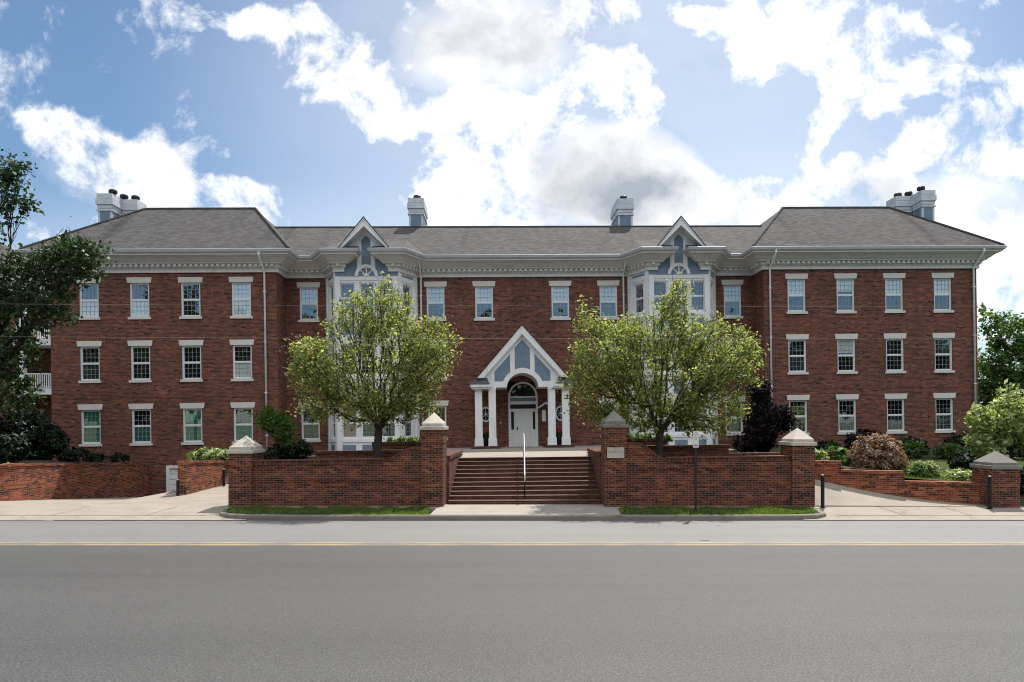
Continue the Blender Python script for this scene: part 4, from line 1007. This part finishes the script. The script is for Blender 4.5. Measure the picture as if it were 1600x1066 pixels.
# bollards
def bollard(x, y, z, h, label):
    r = empty('bollard', (x, y, z)); tag(r, label, 'bollard', 'black driveway bollards')
    m = MB(); m.lathe([(.055, 0), (.055, h-.03), (.045, h)], (0, 0, 0), 14); m.build('post', M_BLACK, r, False)
    m = MB(); m.lathe([(.048, h), (.04, h+.015), (.01, h+.02)], (0, 0, 0), 14); m.build('cap', M_CHROME, r); m = MB(); m.lathe([(.09, 0), (.085, .02)], (0, 0, 0), 14); m.build('base_plate', M_BLACK, r)
bollard(9.35, 21.7, .14, 1.02, 'black bollard right next to the bright-capped pier on the right driveway')
bollard(14.46, 21.5, .14, 1.0, 'black bollard in front of the short wide pier at the far right')
bollard(-12.42, 24.75, .16, .60, 'black bollard at the near end of the orange ramp wall')
bollard(-12.02, 27.6, .25, .70, 'black bollard against the orange ramp wall near the left pier')

# street sign
def sign():
    r = empty('street_sign', (5.08, 20.55, .14)); tag(r, 'narrow white parking sign with arrow on a dark pole before the right street wall', 'sign')
    m = MB(); m.box(-.03, .03, -.02, .02, -.1, 2.4); m.build('pole', plain('rusty_pole', (.03, .02, .017), .7), r)
    m = MB(); m.box(-.085, .085, -.03, -.021, 1.93, 2.42); p = m.build('plate', plain('sign_face', (.66, .63, .58), .5), r)
    m = MB(); n = 20
    for k in range(n):
        t0, t1 = 2*math.pi*k/n, 2*math.pi*(k+1)/n
        m.prism([(.038*math.cos(t0), 2.33+.038*math.sin(t0)), (.05*math.cos(t0), 2.33+.05*math.sin(t0)), (.05*math.cos(t1), 2.33+.05*math.sin(t1)), (.038*math.cos(t1), 2.33+.038*math.sin(t1))], -.033, -.03)
    m.build('ring_symbol', plain('faded_grey', (.30, .29, .27), .6), p)
    text_mesh('PARK\nING', .045, plain('faded_red', (.45, .22, .2), .6), p, Matrix.Translation((0, -.031, 2.20)), 'lettering', .001)
    m = MB(); m.prism([(-.055, 2.0), (-.02, 1.98), (-.02, 1.99), (.06, 1.99), (.06, 2.01), (-.02, 2.01), (-.02, 2.02)], -.034, -.03); m.prism([(-.06, 2.0), (-.02, 1.975), (-.02, 2.025)], -.035, -.031); m.build('arrow', M_BLACK, p)
sign()
# overhead cables
for z, x0, lb in ((6.27, -60, 'upper thin overhead cable crossing in front of the top-floor windows'), (5.30, -60, 'lower thin overhead cable crossing in front of the tree crowns')):
    m = MB(); P = [(x, 20.5, z+.0004*x*x*(.3)-.002*x) for x in range(-60, 61, 6)]; m.tube(P, .0022, 5)
    tag(m.build('overhead_cable', plain('cable_grey', (.30, .30, .30), .6), None), lb, 'cable', 'overhead cables')

# ================================================================== VEGETATION
def leaves_mesh(name, C, N, size, mat, rng, aspect=1.7, jitter=.35):
    """one diamond leaf (4 verts) per centre, bent normal N"""
    n = len(C); N = N/np.maximum(np.linalg.norm(N, axis=1, keepdims=True), 1e-6)
    a = rng.normal(size=(n, 3)); a -= N*(a*N).sum(1, keepdims=True); a /= np.linalg.norm(a, axis=1, keepdims=True); b = np.cross(N, a)
    s = size*(1+jitter*rng.normal(size=(n, 1))).clip(.5, 1.8)
    V = np.empty((n, 4, 3)); V[:, 0] = C-a*s*.5*aspect; V[:, 1] = C+b*s*.5+N*s*.08; V[:, 2] = C+a*s*.5*aspect; V[:, 3] = C-b*s*.5+N*s*.08
    me = bpy.data.meshes.new(name); me.vertices.add(4*n); me.vertices.foreach_set('co', V.reshape(-1).astype('f'))
    me.loops.add(4*n); me.loops.foreach_set('vertex_index', np.arange(4*n, dtype='i')); me.polygons.add(n); me.polygons.foreach_set('loop_start', np.arange(0, 4*n, 4, dtype='i')); me.polygons.foreach_set('loop_total', np.full(n, 4, dtype='i'))
    me.update(calc_edges=True); me.materials.append(mat); return me
def in_blobs(blobs, n, rng, shell=.55):
    """sample n points in ellipsoids ((cx,cy,cz),(rx,ry,rz),weight), biased outward"""
    w = np.array([b[2] if len(b) > 2 else b[1][0]*b[1][1]*b[1][2] for b in blobs], float); w /= w.sum(); idx = rng.choice(len(blobs), n, p=w)
    d = rng.normal(size=(n, 3)); d /= np.linalg.norm(d, axis=1, keepdims=True); r = rng.random((n, 1))**shell*.5+.5*rng.random((n, 1))**(1/3)
    c = np.array([b[0] for b in blobs])[idx]; R_ = np.array([b[1] for b in blobs])[idx]
    return c+d*r*R_
def make_tree(name, label, base, fork, blobs, nclump, nleaf, lsize, spread, mat, tr, group=None, cat='tree', seed=1, droop=0, minz=None, shell=.5, name2='crown', aspect=1.7, limbs=0):
    rng = np.random.default_rng(seed); root = empty(name, base); tag(root, label, cat, group); B = np.array(base, float)
    A = in_blobs(blobs, nclump, rng, shell)-B
    out = A.mean(0)+(A-A.mean(0))*1.0; kx = rng.random(len(A)) < .10; A = np.where(kx[:, None], A+(A-out.mean(0))*(.05+.08*rng.random((len(A), 1))), A)
    if minz is not None: A = A[A[:, 2]+B[2] > minz]
    F = np.array(fork, float)-B
    nodes = [np.zeros(3), F*.5+rng.normal(size=3)*.02, F]; par = [-1, 0, 1]
    cc = A.mean(0); H_ = max(.5, A[:, 2].max()-F[2])
    for q_ in range(limbs):
        az = 2*math.pi*(q_+.35*rng.random())/limbs+.4; el_ = R([48, 68, 55, 76, 50, 62][q_ % 6]); L_ = H_*(.42 if limbs > 3 else .5); prev = 2
        for t_ in range(1, 5):
            e2 = el_+.08*t_; st = L_/4; p_ = nodes[prev]+np.array([math.cos(az)*math.cos(e2), math.sin(az)*math.cos(e2)*.8, math.sin(e2)])*st+rng.normal(size=3)*.03
            nodes.append(p_); par.append(prev); prev = len(nodes)-1
    order = np.argsort(np.linalg.norm(A-F, axis=1)); tips = []
    for i in order:
        p = A[i]; Nn = np.array(nodes[2:]); d = np.linalg.norm(Nn-p, axis=1)
        # prefer nodes that lie between the fork and the target
        dirp = (p-F); Lp = np.linalg.norm(dirp)+1e-6; prog = ((Nn-F)@dirp)/Lp; cost = d+.35*np.maximum(0, prog-.75*Lp)*3+.12*np.linalg.norm(Nn-F, axis=1)*0
        j = int(np.argmin(cost))+2; q = nodes[j]; L_ = np.linalg.norm(p-q); ns = max(1, int(L_/.35)); prev = j
        for k in range(1, ns+1):
            t = k/ns; x = q*(1-t)+p*t+rng.normal(size=3)*.045*(1 if k < ns else 0)*min(1, L_); x[2] += .10*L_*math.sin(math.pi*t)*.6
            nodes.append(x); par.append(prev); prev = len(nodes)-1
        tips.append(prev)
    n = len(nodes); r2 = np.zeros(n); 
    for t_ in tips: r2[t_] += tr[1]**2.3
    for i in range(n-1, 0, -1):
        if r2[i] == 0: r2[i] = tr[1]**2.3
        r2[par[i]] += r2[i]
    rr = r2**(1/2.3); scale = tr[0]/rr[2]; rad = np.where(rr > 0, rr*scale, 0); rad = np.maximum(rad, tr[1]*.6); rad[0] = tr[0]*1.25; rad[1] = tr[0]*1.02
    mb = MB()
    for i in range(1, n):
        if rad[i] < tr[1]*.62 and n > 3000: pass
        mb.tube([nodes[par[i]], nodes[i]], [min(rad[par[i]], rad[i]*1.35) if i > 2 else rad[par[i]], rad[i]], 8 if rad[i] > .04 else 4, cap=False)
    me = mb.mesh('trunk', M_BARK, True); add('trunk', me, root)
    tp = np.array([nodes[t_] for t_ in tips]); pp = np.array([nodes[par[t_]] for t_ in tips])
    k = rng.integers(0, len(tp), nleaf); f = rng.random((nleaf, 1))
    C = tp[k]+(pp[k]-tp[k])*f*.9+rng.normal(size=(nleaf, 3))*spread*(.5+rng.random((nleaf, 1)))
    C[:, 2] -= droop*rng.random(nleaf); kp = rng.random(len(tp)) > .12; sel = kp[k]; C = C[sel]; nleaf = len(C)
    N = rng.normal(size=(nleaf, 3))*.8+np.array([0, 0, .7])
    add(name2, leaves_mesh(name2, C, N, lsize, mat, rng, aspect), root); return root
def make_shrub(name, label, base, blobs, nleaf, lsize, mat, group=None, seed=1, cat='shrub', clumps=None, spread=.06, shell=.35, aspect=1.8, stems=6, up=.6, flowers=None):
    rng = np.random.default_rng(seed); root = empty(name, base); tag(root, label, cat, group); B = np.array(base, float)
    cl = in_blobs(blobs, clumps or max(12, nleaf//14), rng, shell)-B
    cl = cl[cl[:, 2] > .02]; k = rng.integers(0, len(cl), nleaf); C = cl[k]+rng.normal(size=(nleaf, 3))*spread
    C[:, 2] = np.maximum(C[:, 2], .02)
    ctr = C.mean(0); N = (C-ctr)*1.2+rng.normal(size=(nleaf, 3))*.5+np.array([0, 0, up])
    add('foliage', leaves_mesh('foliage', C, N, lsize, mat, rng, aspect), root)
    mb = MB(); q = cl[rng.integers(0, len(cl), stems)]
    for p in q: mb.tube([(p[0]*.15, p[1]*.15, -.05), (p[0]*.5, p[1]*.5, p[2]*.55), tuple(p)], [.022, .015, .006], 5, cap=False)
    add('stems', mb.mesh('stems', M_BARK), root)
    if flowers:
        fm, nf, fs = flowers; q = rng.integers(0, len(cl), nf); Cf = cl[q]*1.04+rng.normal(size=(nf, 3))*spread*.5; Cf[:, 2] += .03
        add('flowers', leaves_mesh('flowers', Cf, rng.normal(size=(nf, 3))+np.array([0, -.5, .5]), fs, fm, rng, 1.1), root)
    return root

# street trees -------------------------------------------------------
def P_(px, py, Y): return ((px-820)*Y/1080, Y, 2.82+(660-py)*Y/1080)
def bl(px, py, rx, rz, Y, ry=None, w=None):
    c = P_(px, py, Y); k = Y/1080; r = (rx*k, (ry if ry else (rx+rz)/2*k), rz*k); return (c, r, w if w else rx*rz)
YT = 24.0
make_tree('street_tree', 'airy yellow-green street tree behind the left street wall', (P_(591, 700, YT)[0], YT, 1.15), P_(592, 672, YT),
          [bl(588, 565, 122, 90, YT, 2.3), bl(585, 478, 70, 44, YT, 1.3), bl(495, 600, 48, 60, YT, 1.2), bl(675, 540, 46, 62, YT, 1.3), bl(655, 615, 50, 42, YT, 1.2), bl(478, 555, 32, 40, YT, .9), bl(570, 640, 90, 30, YT, 1.5)],
          740, 33000, .057, .125, LF_PEAR, (.135, .006), limbs=7, seed=3, shell=.42, droop=.05)
make_tree('street_tree', 'wide yellow-green street tree behind the right street wall and parking sign', (P_(1030, 700, YT)[0], YT, 1.2), P_(1030, 678, YT),
          [bl(1030, 578, 125, 80, YT, 2.4), bl(950, 550, 64, 62, YT, 1.6), bl(1128, 560, 72, 64, YT, 1.7), bl(1058, 468, 24, 38, YT, .5), bl(1040, 515, 95, 40, YT, 1.5), bl(918, 500, 28, 30, YT, .6), bl(1000, 650, 100, 28, YT, 1.4), bl(1115, 640, 64, 46, YT, 1.3), bl(910, 600, 28, 66, YT, .8), bl(1155, 540, 34, 30, YT, .8)],
          900, 42000, .057, .125, LF_PEAR, (.13, .006), limbs=7, seed=11, shell=.42, droop=.05)
# large dark tree at the left edge ---------------------------------------
YL = 26.5
make_tree('shade_tree', 'large dark green maple at the left edge with branches reaching over the roof line', (-22.6, 27.2, .9), (-21.6, 27.0, 4.2),
          [bl(10, 262, 30, 22, YL, .6), bl(25, 315, 32, 30, YL, .6), bl(100, 400, 52, 40, YL, 1.2), bl(60, 455, 62, 45, YL, 1.3), bl(125, 410, 36, 34, YL, .9), bl(95, 495, 30, 22, YL, .9), bl(25, 430, 40, 50, YL, 1.2),
           bl(15, 530, 42, 70, YL, 1.4), bl(25, 610, 34, 45, YL, 1.2), bl(-60, 500, 80, 120, YL, 2), bl(-70, 350, 60, 90, YL, 2)],
          620, 19000, .115, .17, LF_OAK, (.17, .008), seed=5, shell=.5, aspect=1.3)
# trees on the near side of the street, behind the viewpoint: their reflection darkens the lower windows
NT_ = 'tall leafy tree on the near side of the street behind the viewpoint'
protos = [make_tree('roadside_tree', NT_, (0, 0, 0), (0, 0, 3), [((0, 0, h*.62), (6.4, 4, h*.37), 1), ((-3.5, 0, h*.45), (4.5, 3, h*.25), .6), ((3.5, 0, h*.5), (4.5, 3, h*.3), .6)], 300, 9000, .62, .62, LF_OAK, (.25, .02), 'trees behind the viewpoint', seed=90+i) for i, h in enumerate((17, 15.5, 18))]
for i, x in enumerate((-60, -48, -37, -25, -13, -2, 10, 21, 33, 45, 57)):
    o = protos[i] if i < 3 else protos[i % 3].copy()
    if i >= 3:
        COL.objects.link(o)
        for ch in protos[i % 3].children: c = ch.copy(); COL.objects.link(c); c.parent = o
    o.location = (x, -16-(i*7 % 3), 0); o.rotation_euler = (0, 0, i*.7 if i >= 3 else 0)
# trees behind on the right
make_tree('background_tree', 'tall green tree beyond the right end of the building', (33.5, 45, .5), (33.2, 45, 4.0),
          [bl(1545, 500, 20, 26, 45, .9), bl(1578, 520, 36, 34, 45, 1.5), bl(1570, 565, 52, 36, 45, 2.0), bl(1560, 615, 46, 40, 45, 2), bl(1640, 560, 60, 80, 45, 2.5), bl(1545, 600, 30, 50, 45, 1.5)],
          420, 12000, .17, .20, LF_BG, (.2, .01), seed=8, shell=.5, aspect=1.4)
make_tree('ornamental_tree', 'pale leafy dogwood behind the short wide pier at the far right', (18.7, 26.5, .95), (18.6, 26.5, 1.9),
          [bl(1575, 655, 50, 40, 26, 1.2), bl(1545, 680, 38, 26, 26, .9), bl(1585, 620, 30, 24, 26, .9), bl(1530, 650, 18, 20, 26, .5), bl(1640, 660, 60, 60, 26, 1.5), bl(1525, 700, 18, 12, 26, .5)],
          260, 6500, .10, .10, LF_LIME, (.06, .005), seed=9, aspect=2.0)
make_tree('purple_tree', 'dark purple-leaved ornamental tree beside the right wing downspout', (10.4, 29.5, 1.35), (10.4, 29.5, 1.9),
          [bl(1192, 660, 34, 52, 29.5, 1.1), bl(1180, 690, 38, 28, 29.5, 1.0), bl(1222, 652, 22, 24, 29.5, .8), bl(1186, 612, 20, 22, 29.5, .5)],
          280, 11000, .075, .09, LF_PURP, (.05, .005), seed=12)
make_tree('small_tree', 'small slender green tree in front of the left wing corner downspout', (P_(432, 715, 31)[0], 31, 1.0), P_(432, 690, 31),
          [bl(428, 660, 26, 28, 31, .8), bl(415, 650, 18, 18, 31, .6), bl(448, 675, 20, 20, 31, .6)], 130, 2400, .085, .10, LF_GREEN, (.03, .004), seed=13)
# shrubs ---------------------------------------------------------------
k = 24.9/1080
make_shrub('maple_shrub', 'domed bronze-red weeping maple shrub above the stepped wall', (12.65, 24.9, .95), [((12.65, 24.9, 1.62), (.98, .85, .78), 1), ((12.2, 24.8, 1.4), (.5, .5, .5), .3), ((13.2, 24.8, 1.4), (.5, .5, .5), .3)], 10500, .052, LF_RED, seed=21, shell=.2, clumps=520, spread=.055, aspect=2.6)
make_shrub('dark_shrub', 'rounded dark purple shrub below the right wing windows behind the bronze maple', (16.0, 32.5, 1.35), [((16.0, 32.5, 1.8), (.95, .8, .7))], 2600, .085, LF_PURP, seed=22, shell=.2)
make_shrub('fern_bush', 'bright yellow-green feathery bush left of the short wide pier', (14.35-.25, 24.2, .85), [((14.0, 24.2, 1.1), (.50, .42, .34))], 2600, .06, LF_LIME, seed=23, aspect=3.2, spread=.05, up=1.2)
make_shrub('variegated_bush', 'pale spotted low bush just left of the short wide pier', (15.15, 24.0, .85), [((14.95, 23.7, .95), (.5, .3, .2))], 1500, .06, LF_VAR, seed=24)
make_shrub('green_bush', 'lime green leafy plant beside the bright right pier cap', (10.75, 25.4, 1.25), [((10.75, 25.4, 1.5), (.36, .35, .28))], 900, .09, LF_LIME, seed=25)
make_shrub('green_bush', 'mid green leafy bush between the lime plant and bronze maple', (11.55, 25.9, 1.25), [((11.6, 25.9, 1.45), (.62, .5, .38)), ((11.9, 25.4, 1.2), (.4, .4, .35))], 2600, .08, LF_GREEN, seed=26)
make_shrub('green_bush', 'dark green bush at the foot of the bronze maple where the wall steps down', (13.55, 23.95, .85), [((13.55, 23.95, 1.05), (.32, .4, .3))], 800, .07, LF_GREEN, seed=27)
grpB = 'low dark shrubs along the foot of the building'
for i, (x, y, r, h, mt, lb) in enumerate([(17.6, 31.6, .8, .5, LF_GREEN, 'leafy green mound at the back edge of the lawn nearest the bronze maple'), (19.3, 31.2, .8, .45, LF_GREEN, 'leafy green mound at the back of the lawn before the last right window'),
        (18.6, 33.4, .9, .65, LF_DARK, 'dark evergreen shrub under the third ground-floor window of the right wing'), (20.8, 32.6, 1.0, .9, LF_DARK, 'dark evergreen shrub under the last ground-floor window of the right wing'),
        (14.2, 32.5, .7, .55, LF_DARK, 'dark evergreen shrub left of the purple one under the right wing'), (22.6, 31.0, 1.2, 1.0, LF_DARK, 'big dark shrub at the right corner of the building'),
        (21.5, 27.5, 1.3, .85, LF_DARK, 'dark shrub beneath the pale dogwood'), (17.4, 27.0, .8, .5, LF_DARK, 'dark low shrub right behind the short wide pier'), (24.8, 34.0, 1.5, 1.8, LF_DARK, 'tall dark shrub beyond the right corner of the building')]):
    z = 1.05 if y < 29 else 1.25
    make_shrub('shrub', lb, (x, y, z), [((x, y, z+h*.55), (r, r*.8, h*.75))], int(1700*r), .085, mt, grpB, seed=40+i, shell=.2)
make_shrub('flowering_shrub', 'small shrub with white blooms under the right wing windows', (18.2, 32.2, 1.3), [((18.2, 32.2, 1.75), (.35, .3, .35))], 700, .07, LF_DARK, seed=55, flowers=(M_WHITEFL, 160, .07))
for i, (px, py, Y, rx, rz, mt, lb) in enumerate([(440, 708, 31.5, 26, 14, LF_DARK, 'dark shrub at the foot of the small slender tree'), (468, 704, 32, 22, 16, LF_DARK, 'dark shrub below the window left of the left bay'),
        (415, 712, 30, 16, 10, LF_DARK, 'low dark shrub right behind the left pier cap'), (40, 672, 31, 46, 34, LF_DARK, 'tall dark holly shrub in shade left of the building corner'), (75, 690, 30, 34, 28, LF_DARK, 'dark holly shrub right at the building corner by the small sign'),
        (5, 700, 29, 40, 26, LF_DARK, 'dark shrub above the curved end of the retaining wall'), (120, 712, 33, 34, 10, LF_DARK, 'low dark shrub under the small white sign'), (170, 716, 33.6, 34, 7, LF_DARK, 'low creeping shrub along the left wing wall')]):
    c = P_(px, py, Y); s = Y/1080; base = (c[0], Y, c[2]-rz*s*.9)
    make_shrub('shrub', lb, base, [(c, (rx*s, max(.4, rx*s*.6), rz*s))], int(60+rx*rz*2.4), .085, mt, grpB, seed=60+i, shell=.2)
c = P_(328, 712, 28.5); make_shrub('variegated_bush', 'pale green spreading bush above the orange ramp wall', (c[0]+.1, 28.5, 1.0), [((c[0]+.1, 28.5, 1.42), (.95, .5, .26))], 1500, .10, LF_VAR, seed=70, aspect=2.6)
c = P_(5, 733, 25.9); make_shrub('ground_cover_bush', 'yellow-green low bush over the curved wall end at the left edge', (c[0]-.4, 26.3, .85), [((c[0]-.4, 26.3, 1.0), (.7, .4, .22))], 900, .07, LF_LIME, seed=71)
for i, (x0, lb) in enumerate(((-5.3, 'trailing plants along the planter wall right of the left tree trunk'), (4.2, 'trailing plants along the planter wall right of the dull-capped pier'))):
    z = 2.04 if i == 0 else 2.18
    make_shrub('trailing_plant', lb, (x0+.5, 27.6, z-.15), [((x0+a, 27.45, z+.02), (.35, .2, .14), 1) for a in (0, .5, 1.0, 1.4)], 700, .075, LF_GREEN, 'trailing plants on planter walls', seed=80+i, stems=4)

# pots with red flowers at the porch
for u, lb in ((-2.01, 'tall black pot of red flowers between the left porch columns'), (1.76, 'tall black pot of red flowers between the right porch columns')):
    p = bp(u, -.25, .13); r = empty('flower_pot', p); tag(r, lb, 'flower pot', 'black flower pots at the porch')
    m = MB(); m.lathe([(.11, 0), (.12, .02), (.17, .5), (.18, .56), (.16, .57), (.155, .52)], (0, 0, 0), 16); m.build('pot', M_POT, r, False)
    rng = np.random.default_rng(int(abs(u)*100)); C = rng.normal(size=(160, 3))*np.array([.09, .09, .07])+np.array([0, 0, .66]); add('leaves', leaves_mesh('leaves', C, rng.normal(size=(160, 3)), .06, LF_GREEN, rng), r)
    C = rng.normal(size=(110, 3))*np.array([.10, .10, .05])+np.array([0, 0, .75]); add('flowers', leaves_mesh('flowers', C, rng.normal(size=(110, 3))+np.array([0, -1, .5]), .06, M_FLOWER, rng, 1.1), r)

# grass strips -----------------------------------------------------------
def grass(label, xr, yr, zf, n, h, seed, keep=None, name='grass'):
    rng = np.random.default_rng(seed); X = rng.uniform(*xr, n); Y = rng.uniform(*yr, n)
    if keep is not None: q = keep(X, Y); X, Y = X[q], Y[q]
    pn = np.sin(X*3.1+1.3*np.sin(Y*4+X*.7))*np.sin(X*1.27+2.2)+.6*np.sin(X*7.7+Y*5.1); q = rng.random(len(X)) < np.clip(.80+.32*pn, .18, 1); X, Y = X[q], Y[q]; h = h*np.clip(1+.3*pn[q], .55, 1.35)
    n = len(X); Z = zf(X, Y); a = rng.uniform(0, math.pi, n); w = .010; hh = h*rng.uniform(.5, 1.25, n); lx, ly = rng.normal(size=n)*h*.4, rng.normal(size=n)*h*.4
    V = np.empty((n, 3, 3)); V[:, 0] = np.c_[X-w*np.cos(a), Y-w*np.sin(a), Z]; V[:, 1] = np.c_[X+w*np.cos(a), Y+w*np.sin(a), Z]; V[:, 2] = np.c_[X+lx, Y+ly, Z+hh]
    me = bpy.data.meshes.new(name); me.vertices.add(3*n); me.vertices.foreach_set('co', V.reshape(-1).astype('f')); me.loops.add(3*n); me.loops.foreach_set('vertex_index', np.arange(3*n, dtype='i'))
    me.polygons.add(n); me.polygons.foreach_set('loop_start', np.arange(0, 3*n, 3, dtype='i')); me.polygons.foreach_set('loop_total', np.full(n, 3, dtype='i')); me.update(calc_edges=True); me.materials.append(LF_BLADE)
    o = bpy.data.objects.new(name, me); COL.objects.link(o); return tag(o, label, 'grass', kind='stuff')
fl = lambda z: (lambda X, Y: np.full(len(X), z))
grass('strip of short green grass along the kerb left of the steps', (-9.5, -2.8), (20.0, 21.55), fl(.138), 30000, .085, 1, lambda X, Y: (X > -8.95-.15*(Y-20.5)+1.0*np.maximum(0, 20.5-Y)/.5) & (X < -2.75-.15*(Y-20)))
grass('strip of short green grass along the kerb right of the steps', (2.8, 9.4), (20.0, 21.55), fl(.138), 30000, .085, 2, lambda X, Y: (X < 8.68+.12*(Y-20.5)-1.0*np.maximum(0, 20.5-Y)/.5) & (X > 2.75+.15*(Y-20)))
def lz(X, Y): return .80+(Y-22.6)*.045
grass('sloping lawn behind the stepped wall at the right', (12.2, 24), (23.2, 31), lambda X, Y: np.where(X > 15.2, .78+(Y-22.6)*.0414, np.minimum(1.02, 1.0)+(Y-23.6)*.036-(X-12)*.05*np.clip((24.5-Y), 0, 1)), 42000, .07, 3)

# ================================================================== NEIGHBOURING BLOCK AT THE LEFT
def neighbour():
    r = empty('neighbouring_building', (-36.5, 46, .8)); tag(r, 'brick building with white balconies and brown roof behind the left tree', 'building')
    m = MB(); m.box(-12, 2.6, 0, 12, -1, 11.0); m.build('wall', M_BRICK, r)
    m = MB(); A = (-13, -.8, 11); B = (3.4, -.8, 11); C = (3.4, 13, 11); D = (-13, 13, 11); a = (-9, 6, 15.6); b = (-3.0, 6, 15.6)
    for f in ((A, B, b, a), (B, C, b), (C, D, a, b), (D, A, a)): m.quad(*f)
    m.build('roof', M_ROOF, r); m = MB(); m.box(-12.9, 3.3, -.75, 12.9, 10.6, 10.99); m.build('cornice', M_CREAM, r)
    for z in (1.0, 4.25, 7.5):
        m = MB(); m.box(2.62, 6.5, -.2, 2.0, z-.35, z); m.box(2.62, 6.5, -.28, -.2, z-.38, z+.02); bq = m.build('balcony', M_WHITE, r)
        m = MB(); m.box(2.7, 6.4, -.16, -.10, z+.95, z+1.02); m.box(2.7, 6.4, -.16, -.10, z+.08, z+.14)
        for k in range(26): x = 2.75+k*.144; m.box(x-.025, x+.025, -.15, -.11, z+.14, z+.95)
        m.build('railing', M_WHITE, bq)
        place_window(4.4, 1.9, z+.1, .97, 1.9, 0, [], stone=True, root=r)
    m = MB()
    for x in (3.0, 6.42): m.box(x, x+.3, -.2, .12, -1, 10.6)
    m.build('balcony_post', M_WHITE, r)
    m = MB(); m.box(2.62, 6.6, 2.0, 8, -1, 10.6); m.build('recess_wall', M_BRICK, r)
neighbour()
make_shrub('shrub', 'dark shrub low at the right edge beside the short wide pier', (16.0, 22.6, .5), [((16.1, 22.7, .85), (.6, .4, .5))], 1500, .08, LF_DARK, grpB, seed=99, shell=.2)
